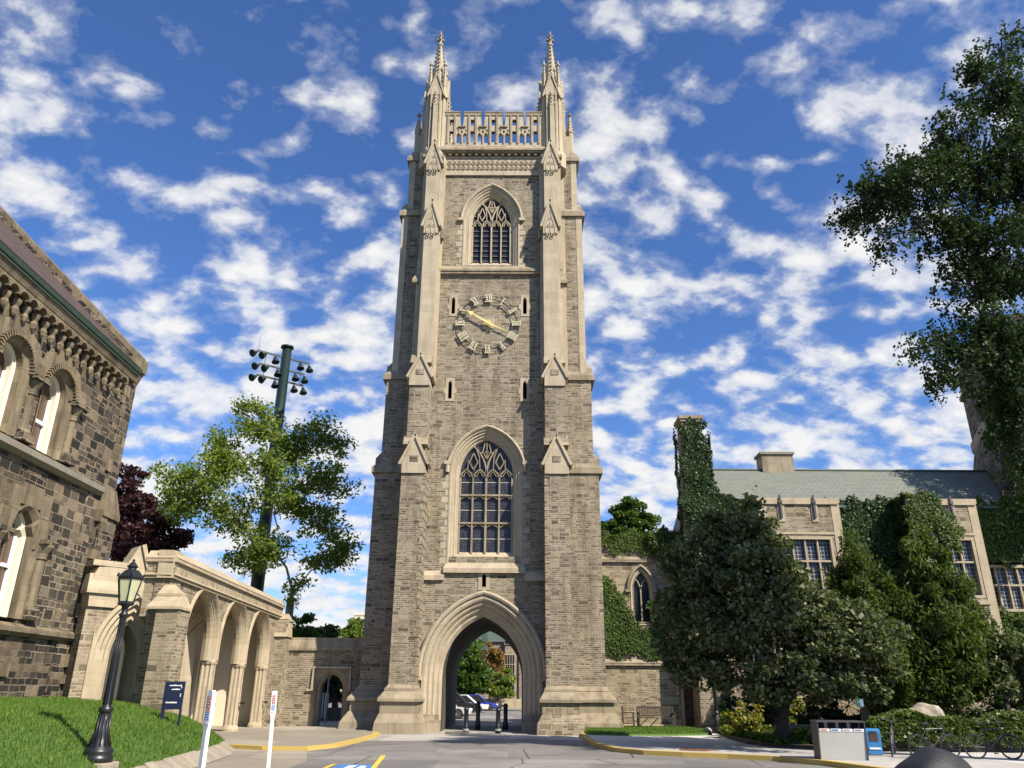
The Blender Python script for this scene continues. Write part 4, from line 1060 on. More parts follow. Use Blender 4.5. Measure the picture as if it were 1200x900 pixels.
# ================================================================== RIGHT: CHAPEL WING, CHIMNEY, HALL
def hall():
    T=thing('chapel_wing','low rubble wall with a lancet window and brown door right of the clock tower','building',(6.5,41.2,0))
    lan=lambda o:arch(.4,6.75,.85,5.1,6.44,o)
    door=[(8.24,.1),(8.24,1.85)]+[(8.72+.48*math.cos(PI-PI*i/8),1.85+.22*math.sin(PI*i/8)) for i in range(1,8)]+[(9.2,1.85),(9.2,.1)]
    m=MB();m.prism([(4,0),(12.5,0),(12.5,9.35),(4,9.35)],41.2,41.8,[lan(.0),door]);m.box(4,12.5,41.8,46,8.6,9.3);obj('wall',m,M['rubble2'],T)
    m=MB();mould(m,lan,[(.16,41.2),(.16,41.17),(.08,41.2),(0,41.35),(0,41.6)]);m.add([(5.9,41.15,4.95),(6.98,41.15,4.95),(6.84,41.5,5.15),(6.04,41.5,5.15)],[(0,1,2,3)])
    W=obj('lancet_window',m,M['ashl'],T)
    m=MB();mould(m,lambda o:arch(.4,6.75,.85,6.7,6.44,o),[(.34,41.2),(.34,41.06),(.24,41.03),(.2,41.2)])
    for s in (-1,1): m.box(6.44+s*.55,6.44+s*.85,41.04,41.2,6.58,6.72)
    obj('hood_mould',m,M['ashd'],W)
    m=MB();m.bar([(6.44,5.1),(6.44,6.9)],.07,41.38,41.5);m.bar([(6.44,6.8),(6.3,7.15),(6.15,7.3)],.05,41.38,41.5);m.bar([(6.44,6.8),(6.58,7.15),(6.73,7.3)],.05,41.38,41.5);obj('mullion',m,M['ashl'],W)
    m=MB();m.prism(lan(0),41.52,41.54);obj('glass',m,M['glass2'],W)
    for z in (8.1,3.0):
        m=MB();m.box(4,9.0 if z>5 else 8.0,41.06,41.25,z,z+.12);m.fr((4,9.0 if z>5 else 8.0,41.04,41.25,z+.12),(4,9.0 if z>5 else 8.0,41.19,41.25,z+.3));obj('string_course',m,M['ashd'],T)
    m=MB();m.box(4,8.05,41.1,41.2,0,2.98) if False else m.box(4,7.9,41.12,41.2,0,.3);obj('plinth',m,M['ashl'],T)
    m=MB();m.prism(door,41.42,41.5);D=obj('door',m,M['wood'],T)
    m=MB()
    for z in (.5,1.5): m.box(8.26,8.9,41.39,41.42,z,z+.05)
    m.box(8.33,8.5,41.36,41.42,1.0,1.2);obj('iron_fittings',m,M['black'],D)
    m=MB()
    for i in range(1,7): m.box(8.24+i*.137-.006,8.24+i*.137+.006,41.405,41.42,.12,1.95)
    obj('plank_gaps',m,M['dkvoid'],D)
    fr=[(8.24-.14,.1),(8.24-.14,1.9)]+[(8.72+.62*math.cos(PI-PI*i/8),1.88+.34*math.sin(PI*i/8)) for i in range(1,8)]+[(9.34,1.9),(9.34,.1)]
    m=MB();m.prism(fr+door[::-1],41.12,41.42);m.box(7.85,8.08,41.14,41.2,.1,.55);m.bar([(7.95,1.75),(7.95,2.45),(9.5,2.45),(9.5,1.75)],.1,41.05,41.2);m.box(7.8,8.05,41.05,41.2,1.65,1.75);obj('door_frame',m,M['ashl'],D)
    m=MB();m.box(7.15,7.98,41.16,41.2,1.22,1.56);pq=obj('plaque',m,M['ash'],T)
    m=MB();rng=random.Random(5)
    for zz in (1.48,1.38,1.29):
        x=7.21
        while x<7.86: w=.03+rng.random()*.06;m.box(x,x+w,41.152,41.16,zz,zz+.03);x+=w+.025
    obj('engraved_lines',m,M['ashd'],pq)
    m=MB();m.box(8.0,9.5,40.5,41.4,.0,.14);obj('doorstep',m,M['concrete'],T)
    # chimney
    T2=thing('ivy_chimney','tall square stone chimney covered in ivy left of the slate roof','chimney',(9.45,40.3,0))
    m=MB();m.fr((8.7,10.25,39.7,41.25,0),(8.82,9.98,39.75,41.2,10));m.fr((8.82,9.98,39.75,41.2,10),(8.88,9.92,39.8,41.0,15.45));obj('stack',m,M['rubble'],T2)
    m=MB();m.box(8.8,10.0,39.7,41.1,15.45,15.6);m.box(8.74,10.06,39.64,41.16,15.6,15.78);obj('cap',m,M['ashd'],T2)
    # hall
    H=thing('great_hall','long stone hall with green-grey slate roof and projecting mullioned bays','building',(19,42,0))
    m=MB();m.box(10.1,24.3,41.5,42,0,11.2);m.box(27.2,29,41.5,42,0,11.2);m.box(24.3,27.2,41.5,42,8.3,11.2);m.box(24.3,27.2,41.5,42,0,5.6);m.box(10.1,10.6,41.5,50.5,0,11.2);m.box(10.1,12.6,40.7,41.5,0,11.1);m.box(30.5,31,41.5,50.5,0,11.2);m.box(10.1,31,50.4,50.9,0,11.2)
    obj('wall',m,M['rubble'],H)
    m=MB();m.add([(10.05,41.3,11.2),(31,41.3,11.2),(31,46,14.45),(10.6,46,14.45),(31,50.9,11.2),(10.05,50.9,11.2)],[(0,1,2,3),(3,2,4,5),(0,3,5)]);
    RF=obj('roof',m,M['slate'],H)
    m=MB();m.tube([(10.6,46,14.48),(31,46,14.48)],.09,6);m.box(10.05,31,41.2,41.4,11.1,11.24);obj('ridge',m,M['copper'],RF)
    m=MB();m.box(14.95,16.85,45.7,46.8,13.8,15.4);K=obj('chimney',m,M['ashd'],RF)
    m=MB();m.box(14.85,16.95,45.6,46.9,15.4,15.55);obj('cap',m,M['concrete'],K)
    def mull(par,x0,x1,z0,z1,y,n,trz):
        m=MB();w=(x1-x0)/n
        m.prism([(x0-.14,z0-.14),(x1+.14,z0-.14),(x1+.14,z1+.14),(x0-.14,z1+.14)],y-.04,y+.3,[[(x0,z0),(x1,z0),(x1,z1),(x0,z1)]])
        for i in range(1,n): m.box(x0+i*w-.04,x0+i*w+.04,y+.04,y+.2,z0,z1)
        for t in trz:m.box(x0,x1,y+.03,y+.21,t-.045,t+.045)
        Wd=obj('window',m,M['ashl'],par)
        g=MB();g.box(x0,x1,y+.22,y+.24,z0,z1);obj('glass',g,M['glass3'],Wd)
    for bi,(x0,x1,wx0,wx1,n) in enumerate(((12.6,16.8,13.55,16.1,4),(20.45,23.95,20.95,23.35,4))):
        m=MB();m.prism([(x0,0),(x1,0),(x1,11.05),(x0,11.05)],40.0,40.45,[[(wx0-.1,6.3),(wx1+.1,6.3),(wx1+.1,9.25),(wx0-.1,9.25)],[(wx0-.1,1.6),(wx1+.1,1.6),(wx1+.1,5.2),(wx0-.1,5.2)]])
        m.box(x0+.004,x0+.4,40.45,41.6,0,11.05);m.box(x1-.4,x1-.004,40.45,41.6,0,11.05);m.box(x0,x1,40.45,42.2,10.6,11.04)
        B=obj('bay',m,M['rubble2'],H)
        m=MB();m.box(x0-.06,x1+.06,39.93,42.3,11.05,11.3);m.box(x0+.03,x1-.03,39.9,40.0,10.97,11.04)
        for xx in (x0-.02,x1-.42): m.box(xx,xx+.44,39.975,40.3,0,11.03)
        m.box(wx0-.3,wx1+.3,39.93,40.05,5.95,6.15);m.box(wx0-.3,wx1+.3,39.96,40.05,9.4,9.52)
        for xx in (x0+1.15,x1-1.3): m.box(xx-.17,xx+.17,39.955,40.05,10.05,10.95)
        obj('dressings',m,M['ashl'],B)
        m=MB()
        for xx in (x0+1.15,x1-1.3): m.box(xx-.05,xx+.05,39.86,39.96,10.25,11.45);m.box(xx-.09,xx+.09,39.82,39.96,11.0,11.15)
        obj('rainwater_spouts',m,M['dsteel'],B)
        mull(B,wx0,wx1,6.4,9.15,40.02,n,(8.05,));mull(B,wx0,wx1,1.7,5.1,40.02,n,(3.6,))
        m=MB();m.box(wx0-.1,wx1+.1,40.5,40.52,1.5,9.3);obj('dark_interior',m,M['dkvoid'],B)
    mull(H,24.6,26.9,5.9,8.0,41.5,4,(7.1,))
    m=MB();m.box(24.3,27.2,41.95,42.0,5.5,8.4);obj('dark_interior',m,M['dkvoid'],H)
    m=MB();m.box(10.2,29,41.3,41.5,2.0,2.3);m.box(10.2,29,41.34,41.5,1.2,1.32);obj('string_course',m,M['ashl'],H)
    for x in (11.2,12.0,17.8,18.7,25.0,26.2):
        y=41.46 if x>12.5 else 40.66
        m=MB();m.box(x,x+.55,y,y+.03,.8,1.18);b=obj('basement_window',m,M['dkvoid'],H)
    # dark gothic tower behind the roof
    G=thing('shaded_gothic_tower','shaded dark stone tower rising behind the right end of the slate roof','tower',(33,48,0))
    m=MB();
    def ring(o,z): return [(31.9-o,52+o*.4,z),(28.0-o*.9,42.4-o*.2,z),(41+o,39.5,z),(44+o,50,z)]
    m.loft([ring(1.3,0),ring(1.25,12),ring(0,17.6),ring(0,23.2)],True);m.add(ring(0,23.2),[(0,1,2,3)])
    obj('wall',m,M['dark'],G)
    m=MB();m.loft([ring(-.05,17.2),ring(.14,17.5),ring(.14,18.1),ring(-.02,18.3)],True);m.loft([ring(-.05,21.2),ring(.2,21.3),ring(.2,21.55),ring(-.02,21.7)],True);obj('string_course',m,M['ashd'],G)
hall()
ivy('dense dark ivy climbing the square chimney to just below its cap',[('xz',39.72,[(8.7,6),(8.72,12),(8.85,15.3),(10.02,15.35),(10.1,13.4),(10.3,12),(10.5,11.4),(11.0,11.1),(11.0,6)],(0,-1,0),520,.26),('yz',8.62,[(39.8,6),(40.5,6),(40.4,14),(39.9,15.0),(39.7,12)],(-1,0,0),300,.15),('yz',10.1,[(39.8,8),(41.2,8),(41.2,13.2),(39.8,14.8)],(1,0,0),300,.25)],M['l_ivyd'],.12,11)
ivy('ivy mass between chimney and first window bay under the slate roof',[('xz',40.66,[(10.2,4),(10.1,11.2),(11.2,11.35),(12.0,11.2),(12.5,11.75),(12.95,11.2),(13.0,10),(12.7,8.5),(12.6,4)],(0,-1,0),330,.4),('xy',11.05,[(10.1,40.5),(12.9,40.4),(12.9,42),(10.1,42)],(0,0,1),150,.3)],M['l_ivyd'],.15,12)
ivy('light green ivy along the top of the low wall beside the clock tower',[('xz',41.15,[(4.2,8.9),(5.5,8.7),(6.6,8.45),(7.3,8.6),(7.5,9.5),(4.2,9.62)],(0,-1,0),300,.22),('xy',9.3,[(4.2,41),(7.6,41),(7.6,42),(4.2,42)],(0,0,1),200,.25)],M['l_ivyl'],.1,13)
ivy('dark ivy spilling over the low wall against the chimney foot',[('xz',41.1,[(6.9,8.9),(7.4,8.2),(8.1,7.3),(8.9,6.8),(9.6,7),(9.6,9.7),(7.0,9.65)],(0,-1,0),330,.4),('xy',9.35,[(6.9,41),(9.4,41),(9.4,42),(6.9,42)],(0,0,1),200,.25)],M['l_ivy'],.15,14)
ivy('bright ivy curtain around and below the lancet window',[('xz',41.17,[(4.2,3.4),(4.2,7.4),(4.5,7.3),(4.9,7.0),(5.3,6.9),(5.75,6.2),(5.8,5.2),(5.95,4.75),(6.9,4.8),(7.0,6.4),(7.2,6.7),(7.6,6.1),(8.4,5.8),(8.4,3.9),(7.0,3.35),(5.5,3.6)],(0,-1,0),330,.22)],M['l_ivy'],.11,15)
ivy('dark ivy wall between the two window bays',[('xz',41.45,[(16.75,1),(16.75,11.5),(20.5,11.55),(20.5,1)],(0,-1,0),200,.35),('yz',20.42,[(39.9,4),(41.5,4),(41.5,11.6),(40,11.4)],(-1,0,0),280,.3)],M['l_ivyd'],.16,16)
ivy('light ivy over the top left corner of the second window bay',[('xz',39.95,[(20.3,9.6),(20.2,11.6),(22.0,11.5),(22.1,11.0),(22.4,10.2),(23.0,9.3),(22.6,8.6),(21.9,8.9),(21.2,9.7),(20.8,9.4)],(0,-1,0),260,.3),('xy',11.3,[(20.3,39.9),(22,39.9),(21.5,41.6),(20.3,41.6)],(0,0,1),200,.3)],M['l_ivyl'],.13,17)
ivy('bright ivy covering the wall right of the second window bay',[('xz',41.45,[(23.9,2),(23.9,11.5),(30,11.6),(30,8.3),(24.6,8.3),(24.3,5.7),(30,5.6),(30,1)],(0,-1,0),200,.35)],M['l_ivy'],.17,18)
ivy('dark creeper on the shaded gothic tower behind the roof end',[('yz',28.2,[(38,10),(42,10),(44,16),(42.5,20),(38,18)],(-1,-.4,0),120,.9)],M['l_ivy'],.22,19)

# ================================================================== GROUND
def sheet(name,poly,z,mat,h=0,kind='structure'):
    m=MB();m.prism(poly,z-h if h else z-.003,z,plane='xy') if h else m.add([(x,y,z) for x,y in poly],[tuple(range(len(poly)))])
    return struct(name,m,mat)
m=MB();m.add([(-900,-300,-.03),(900,-300,-.03),(900,1500,-.03),(-900,1500,-.03)],[(0,1,2,3)]);struct('ground',m,M['land'])
sheet('road',[(-16,-25),(40,-25),(40,24),(14,33),(3,36),(-6,36),(-16,30)],0,M['asphalt'])
sheet('concrete_apron',[(-6.2,31.2),(-3,31.6),(-1,33.4),(3.4,33.0),(3.2,38.3),(.29,38.4),(.29,48.4),(-3.52,48.4),(-3.52,38.4),(-6.5,38.0)],.004,M['apron'])
sheet('courtyard',[(-45,48.4),(30,48.4),(30,150),(-45,150)],.0,M['asphalt'])
sheet('left_yard',[(-45,41.7),(-7.7,41.7),(-7.7,48.4),(-45,48.4)],.0,M['walkb'])
LK=[(-9.35,26.95),(-7.8,26.1),(-6.4,26.0),(-5.85,27.6),(-5.65,30.4),(-5.6,33.5),(-5.75,35.4),(-6.1,36.2)]
sheet('left_pavement',LK+[(-6.15,41.3),(-12.3,41.3),(-16,41.3),(-16,26.9),(-11.5,26.9)],.11,M['walkb'],.16)
sheet('left_crossing',[(-9.3,26.9),(-6.4,25.9),(-5.5,22.5),(-4.9,14),(-4.6,5),(-9,5),(-8.4,20)],.006,M['walkb'])
def strip(name,pts,w,z,mat,label,h=.15):
    m=MB();pv=[Vector((x,y)) for x,y in pts];L_=[];R_=[]
    for i,p in enumerate(pv):
        d=(pv[min(i+1,len(pv)-1)]-pv[max(i-1,0)]).normalized();q=Vector((-d.y,d.x));L_.append(p+q*w);R_.append(p-q*.02)
    n=len(pts);vs=[]
    for a,b in zip(L_,R_): vs+=[(a.x,a.y,z-h),(a.x,a.y,z),(b.x,b.y,z),(b.x,b.y,z-h)]
    fs=[(4*i+k,4*i+k+1,4*i+5+k,4*i+4+k) for i in range(n-1) for k in range(3)]
    m.add(vs,fs);o=struct(name,m,mat);return o
strip('left_kerb',LK,.2,.116,M['yellow'],'')
RK=[(2.85,37.2),(2.72,35.5),(2.6,32),(2.62,30.0),(2.8,28.0),(3.1,26.6),(3.8,25.5),(4.83,24.86),(6,24.3),(7.1,23.6),(8.0,22.2),(8.9,19),(9.8,14),(11,6)]
sheet('right_pavement',RK+[(32,6),(32,41.2),(2.85,41.2)],.12,M['walk'],.17)
strip('right_kerb',RK,.22,.126,M['yellow'],'')
sheet('lawn_strip',[(2.95,37.0),(2.95,34.6),(4.2,34.0),(6.5,34.3),(8.1,35.1),(8.5,37.5),(8.1,40.4),(4,41),(2.95,41)],.2,M['turf'],.12)
sheet('planting_bed',[(8.7,36.5),(8.4,34.2),(8.0,31.5),(7.9,29),(8.3,27.6),(9.3,26.6),(10.7,26.0),(31,26.0),(31,41),(9.7,40.9),(9.5,38)],.22,M['soil'],.14)
m=MB();m.prism([(4.9,25.6),(5.6,25.35),(6.25,26.0),(5.1,26.7)],.125,.131,plane='xy');t=obj('tactile_plate',m,M['rust']);tag(t,'rust-brown metal tactile plate set in the pavement by the kerb','plate')
# road paint
def paint(name,polys,z,mat,label,cat):
    m=MB()
    for p in polys: m.add([(x,y,z) for x,y in p],[tuple(range(len(p)))])
    o=obj(name,m,mat);return tag(o,label,cat)
o=struct('blue_parking_mark',MB().add([(-4.35,18.3,.009),(-3.3,18.3,.009),(-3.42,21.35,.009),(-4.4,21.35,.009)],[(0,1,2,3)]),M['bluepaint'])
o=struct('white_parking_symbol',MB().add([(-4.1,19.1,.013),(-3.9,19.1,.013),(-3.9,21.1,.013),(-4.1,21.0,.013)],[(0,1,2,3)]).add([(-3.8,20.2,.013),(-3.6,20.3,.013),(-3.65,20.9,.013),(-3.8,21.0,.013)],[(0,1,2,3)]),M['whitepaint'])
o=struct('yellow_parking_lines',MB().add([(-3.42,20.0,.010),(-3.3,20.0,.010),(-3.72,24.3,.010),(-3.86,24.3,.010)],[(0,1,2,3)]).add([(-4.55,18.5,.010),(-4.45,18.5,.010),(-4.5,21.4,.010),(-4.6,21.4,.010)],[(0,1,2,3)]),M['yline'])
m=MB();m.lathe((-2.6,37.3,0),[(.55,0),(.55,.06),(.5,.08)],16);b=obj('stone_disc',m,M['concrete']);tag(b,'flat round pale stone slab at the left foot of the archway','slab')
m=MB();m.lathe((-6.9,38.9,.11),[(.3,0),(.3,.05)],14)

# lawn mound
def edge(Y):
    pts=[(4,-6.9),(12,-7.2),(16,-7.45),(21,-8.0),(24,-8.4),(26.2,-9.0),(27.2,-9.7),(28.3,-10.6),(29.3,-11.3),(31,-11.5)]
    for (a,xa),(b,xb) in zip(pts,pts[1:]):
        if Y<=b: return xa+(xb-xa)*(Y-a)/(b-a)
    return pts[-1][1]
def lawnz(X,Y):
    t=edge(Y)-X
    if Y>24: t=min(t,(30.0-Y)*1.1+.0*X) if Y>27.5 else t
    return .2+1.28*(1-math.exp(-max(t,0)/1.7))
m=MB();ny,nx=80,40;vs=[]
for j in range(ny+1):
    Y=4+25.3*j/ny
    for i in range(nx+1):
        a=(i/nx)**1.4;X=edge(Y)+(-16-edge(Y))*a;vs.append((X,Y,lawnz(X,Y)+.025*math.sin(X*2.1+Y)*math.sin(Y*1.3)))
m.add(vs,[(j*(nx+1)+i,j*(nx+1)+i+1,(j+1)*(nx+1)+i+1,(j+1)*(nx+1)+i) for j in range(ny) for i in range(nx)])
struct('lawn_mound',m,M['turf'],True)
rng=np.random.default_rng(5)
def blades(name,pts,h,w,label,seed):
    n=len(pts);rg=np.random.default_rng(seed);a=rg.random(n)*2*PI;d=np.stack([np.cos(a),np.sin(a),np.zeros(n)],1)
    hh=(h*(.5+rg.random(n)))[:,None];le=rg.normal(size=(n,3))*.35;le[:,2]=1
    A=pts-d*w/2;B=pts+d*w/2;Cc=pts+le*hh
    V=np.stack([A,B,Cc],1).reshape(-1,3).astype(np.float32);me=bpy.data.meshes.new(name);me.vertices.add(3*n);me.vertices.foreach_set('co',V.ravel());me.loops.add(3*n);me.loops.foreach_set('vertex_index',np.arange(3*n,dtype=np.int32));me.polygons.add(n);me.polygons.foreach_set('loop_start',np.arange(0,3*n,3,dtype=np.int32));me.update(calc_edges=True);me.materials.append(M['grass'])
    o=bpy.data.objects.new(name,me);C.objects.link(o);o['kind']='stuff';o['label']=label;o['category']='grass';return o
n=90000;Ys=13+16*rng.random(n);Xs=-16+9.2*rng.random(n);ok=np.array([x<edge(y)-.02 for x,y in zip(Xs,Ys)]);Xs,Ys=Xs[ok],Ys[ok]
Zs=np.array([lawnz(x,y)+.025*math.sin(x*2.1+y)*math.sin(y*1.3) for x,y in zip(Xs,Ys)])
blades('grass',np.stack([Xs,Ys,Zs-.01],1),.075,.028,'short sunlit grass blades on the sloping lawn at the left',2)
n=30000;q=np.stack([2.9+5.7*rng.random(n),34+7*rng.random(n)],1);q=q[inpoly(q,[(2.95,37.0),(2.95,34.6),(4.2,34.0),(6.5,34.3),(8.1,35.1),(8.5,37.5),(8.1,40.4),(4,41),(2.95,41)])]
blades('grass',np.concatenate([q,np.full((len(q),1),.195)],1),.07,.035,'short grass on the small lawn strip in front of the bench',3)
# kerb stones at the lawn's edge
m=MB();Y=8.;i=0;rg=random.Random(2)
while Y<28.2:
    L_=.5+.2*rg.random();a=edge(Y)+.05;b=edge(Y+L_-.03)+.05;dz=rg.random()*.03
    m.add([(a-.08,Y,.0),(a-.1,Y,.26+dz),(a+.32,Y,.02),(b-.08,Y+L_-.03,.0),(b-.1,Y+L_-.03,.26+dz),(b+.32,Y+L_-.03,.02)],[(0,2,1),(3,4,5),(1,2,5,4),(0,1,4,3)])
    Y+=L_
struct('lawn_kerb',m,M['kerbst'])

# ================================================================== STREET FURNITURE
def lamp(label,loc,rz=0,src=None):
    T=thing('street_lamp',label,'street lamp',loc,'old-fashioned black street lamps',world=False,rz=rz)
    m=MB();m.lathe((0,0,0),[(.28,0),(.28,.1),(.24,.13),(.27,.17),(.25,.22),(.17,.3),(.13,.45),(.105,.7),(.095,.85)],16)
    for i in range(12):
        a=i*PI/6;m.tube([(.2*math.cos(a),.2*math.sin(a),.26),(.125*math.cos(a),.125*math.sin(a),.5),(.1*math.cos(a),.1*math.sin(a),.84)],.014,5)
    obj('base',m,M['black'],T,True)
    m=MB();m.lathe((0,0,0),[(.09,.84),(.13,.88),(.13,.94),(.08,.98),(.075,1.0),(.055,2.6),(.07,2.62),(.1,2.66),(.06,2.7),(.05,2.8)],16)
    for i in range(10):
        a=i*PI/5;m.tube([(.078*math.cos(a),.078*math.sin(a),1.0),(.057*math.cos(a),.057*math.sin(a),2.6)],.009,4)
    obj('post',m,M['black'],T,True)
    m=MB();k=6
    m.lathe((0,0,0),[(.15,2.84),(.17,2.86),(.17,2.9),(.13,2.92)],k);m.lathe((0,0,0),[(.05,2.76),(.09,2.84)],8)
    for i in range(k):
        a=2*PI*i/k;m.tube([(.145*math.cos(a),.145*math.sin(a),2.9),(.245*math.cos(a),.245*math.sin(a),3.36)],.014,5)
        m.ball((.27*math.cos(a),.27*math.sin(a),3.43),.025,5,4)
    m.lathe((0,0,0),[(.25,3.34),(.27,3.38),(.26,3.4),(.17,3.5),(.13,3.53)],k);m.lathe((0,0,0),[(.085,3.5),(.08,3.58),(.115,3.6),(.09,3.63),(.04,3.69),(.02,3.71),(.03,3.73),(.01,3.76)],10)
    Ln_=obj('lantern',m,M['black'],T)
    m=MB();m.lathe((0,0,0),[(.135,2.91),(.235,3.35)],k);obj('glass',m,M['lampglass'],Ln_)
    m=MB();m.lathe((0,0,0),[(.03,2.9),(.045,3.0),(.06,3.1),(.03,3.18)],8);obj('bulb',m,M['cream'],Ln_,True)
    return T
mt,nt,b_=newmat('pale_lantern_glass');b_.inputs['Base Color'].default_value=(.62,.64,.42,1);b_.inputs['Roughness'].default_value=.12
tp=N(nt,'ShaderNodeBsdfTransparent',inp={0:(.85,.88,.7,1)});mx=N(nt,'ShaderNodeMixShader',inp={0:.45});L(nt,b_.outputs[0],mx.inputs[1]);L(nt,tp.outputs[0],mx.inputs[2]);L(nt,mx.outputs[0],[q for q in nt.nodes if q.type=='OUTPUT_MATERIAL'][0].inputs[0]);M['lampglass']=mt
m=MB(Tm(-7.87,16));m.box(-.3,.3,-.3,.3,-.05,.43);m.box(-.34,.34,-.34,.34,-.05,.12);t=obj('lamp_plinth',m,M['rock'],bevel=.02);tag(t,'square pale stone block under the black street lamp on the lawn','plinth')
lp=lamp('black fluted street lamp with glass lantern on the sloping left lawn',(-7.87,16,.43))
l2=copy_tree(lp);l2.location=(8.3,34.9,.2);l2.scale=(.86,.86,.86);l2['label']='slim black lamp post in the shade of the broad dark tree'
# navy sign
T=thing('navy_sign','navy blue notice board with white lines of lettering standing on the lawn by the arcade','sign',(-9.5,23,.6))
m=MB();a,b=at(196,800,23),at(217,802,23);m.box(a.x,b.x,22.97,23.03,1.2,1.92);S=obj('panel',m,M['dblue'],T)
m=MB();rg=random.Random(7)
for (zz,x0,x1) in ((1.8,.18,.85),(1.7,.33,.8),(1.36,.12,.72)):
    x=a.x+(b.x-a.x)*x0
    while x<a.x+(b.x-a.x)*x1:
        w=.01+rg.random()*.015;m.box(x,x+w,22.962,22.97,zz,zz+.02+.02*rg.random());x+=w+.006
for zz in (1.74,1.52): m.box(b.x-.08,b.x-.065,22.962,22.97,zz,zz+.09)
obj('lettering',m,M['white'],S)
m=MB();m.box(a.x-.04,a.x+.03,22.98,23.06,.6,1.9);obj('post',m,M['dblue'],T);m=MB();m.box(b.x-.05,b.x+.0,22.99,23.05,.6,1.2);obj('post',m,M['dblue'],T)
# white marker posts
def wpost(label,px,Y,w,rz,tilt=0):
    p=at(px,808,Y);T=thing('marker_post',label,'post',(p.x,Y,0),'white marker posts with small side labels',world=False,rz=R(rz));T.rotation_euler[1]=R(tilt)
    m=MB();m.fr((-w/2,w/2,-w*.3,w*.3,0),(-w/2,w/2,-w*.3,w*.3,1.18));m.fr((-w/2,w/2,-w*.3,w*.3,1.18),(-w*.8,w*.8,-w*.3,w*.3,1.26));m.box(-w*.8,w*.8,-w*.3,w*.3,1.26,1.66);m.fr((-w*.8,w*.8,-w*.3,w*.3,1.66),(-w*.5,w*.5,-w*.3,w*.3,1.7));obj('post',m,M['white'],T)
    for (z0,z1,mt,nm) in ((1.44,1.62,'red','red_label'),(1.32,1.42,'lblue','blue_label'),(1.27,1.3,'steel','grey_label')):
        m=MB();m.box(-w*.45,w*.45,-w*.3-.006,-w*.3,z0,z1);o=obj(nm,m,M[mt],T)
        mm=MB();n=5 if mt=='red' else 3
        for i in range(n): zz=z0+(z1-z0)*(i+.5)/n;mm.box(-w*.25,w*.25*(1 if i%2 else .4),-w*.3-.01,-w*.3-.006,zz-.006,zz+.006)
        obj('lettering',mm,M['white'],o)
wpost('wide white marker post at the lawn kerb with vertical label, nearer the camera',249,11.5,.088,-40)
wpost('thin upright white marker post with small blue label in front of the doorway wall',325,17.5,.066,0,-1.6)
# bollards in the archway
def bollard(label,x,y,h,band):
    T=thing('bollard',label,'bollard',(x,y,0),'black bollards in the archway',world=False)
    m=MB();m.lathe((0,0,0),[(.13,0),(.13,.3),(.105,.34),(.1,h-.16),(.12,h-.14),(.12,h-.1),(.1,h-.07),(.06,h)],14);obj('shaft',m,M['black'],T,True)
    if band: m=MB();m.lathe((0,0,0),[(.134,.12),(.134,.2)],14);obj('reflective_band',m,M['steel'],T)
bollard('shorter black bollard on the left of the front pair in the archway',-2.25,37.4,1.1,True)
bollard('taller black bollard behind the left front bollard in the archway',-1.9,41.2,1.28,False)
bollard('shorter black bollard on the right of the front pair in the archway',-.83,37.6,1.08,True)
bollard('taller black bollard behind the right front bollard in the archway',-.55,41.4,1.2,False)
# bench and armchair
def bench():
    T=thing('park_bench','weathered slatted wooden bench on the grass below the lancet window','bench',(6.6,39.8,.2),world=False);W=1.75
    m=MB()
    for i in range(5): m.box(-W/2,W/2,-.25+i*.1,-.18+i*.1,.42,.45)
    obj('seat',m,M['bench'],T)
    m=MB();m.box(-W/2,W/2,.24,.28,.86,.93);m.box(-W/2,W/2,.24,.28,.5,.55)
    for i in range(22): m.box(-W/2+.03+i*.08,-W/2+.075+i*.08,.25,.27,.55,.86)
    obj('backrest',m,M['bench'],T)
    for sx in (-1,1):
        for y0,h in ((-.27,.64),(.23,.9)): m=MB();m.box(sx*(W/2-.07),sx*W/2,y0,y0+.06,0,h);obj('leg',m,M['bench'],T)
        m=MB();m.box(sx*(W/2-.08),sx*(W/2+.01),-.3,.26,.64,.68);obj('armrest',m,M['bench'],T)
    m=MB();m.bar([(-.8,.05),(-.4,.42)],.04,.1,.14);m.bar([(.8,.05),(.4,.42)],.04,.1,.14);m.bar([(-.3,.05),(.1,.42)],.04,.1,.14);obj('brace',m,M['bench'],T)
bench()
T=thing('garden_armchair','slatted wooden armchair turned sideways at the left end of the bench','chair',(5.25,39.6,.2),world=False,rz=R(80))
for nm,bs in (('seat',[(-.28,.28,-.25+i*.1,-.18+i*.1,.42,.45) for i in range(5)]),('backrest',[(-.28,.28,.24,.28,.86,.92)]+[(-.25+i*.09,-.2+i*.09,.25,.27,.45,.88) for i in range(6)])):
    m=MB()
    for b in bs:m.box(*b)
    obj(nm,m,M['bench'],T)
for sx in (-1,1):
    for y0,h in ((-.27,.64),(.23,.95)): m=MB();m.box(sx*.24,sx*.3,y0,y0+.06,0,h);obj('leg',m,M['bench'],T)
    m=MB();m.box(sx*.22,sx*.31,-.3,.26,.64,.68);obj('armrest',m,M['bench'],T)
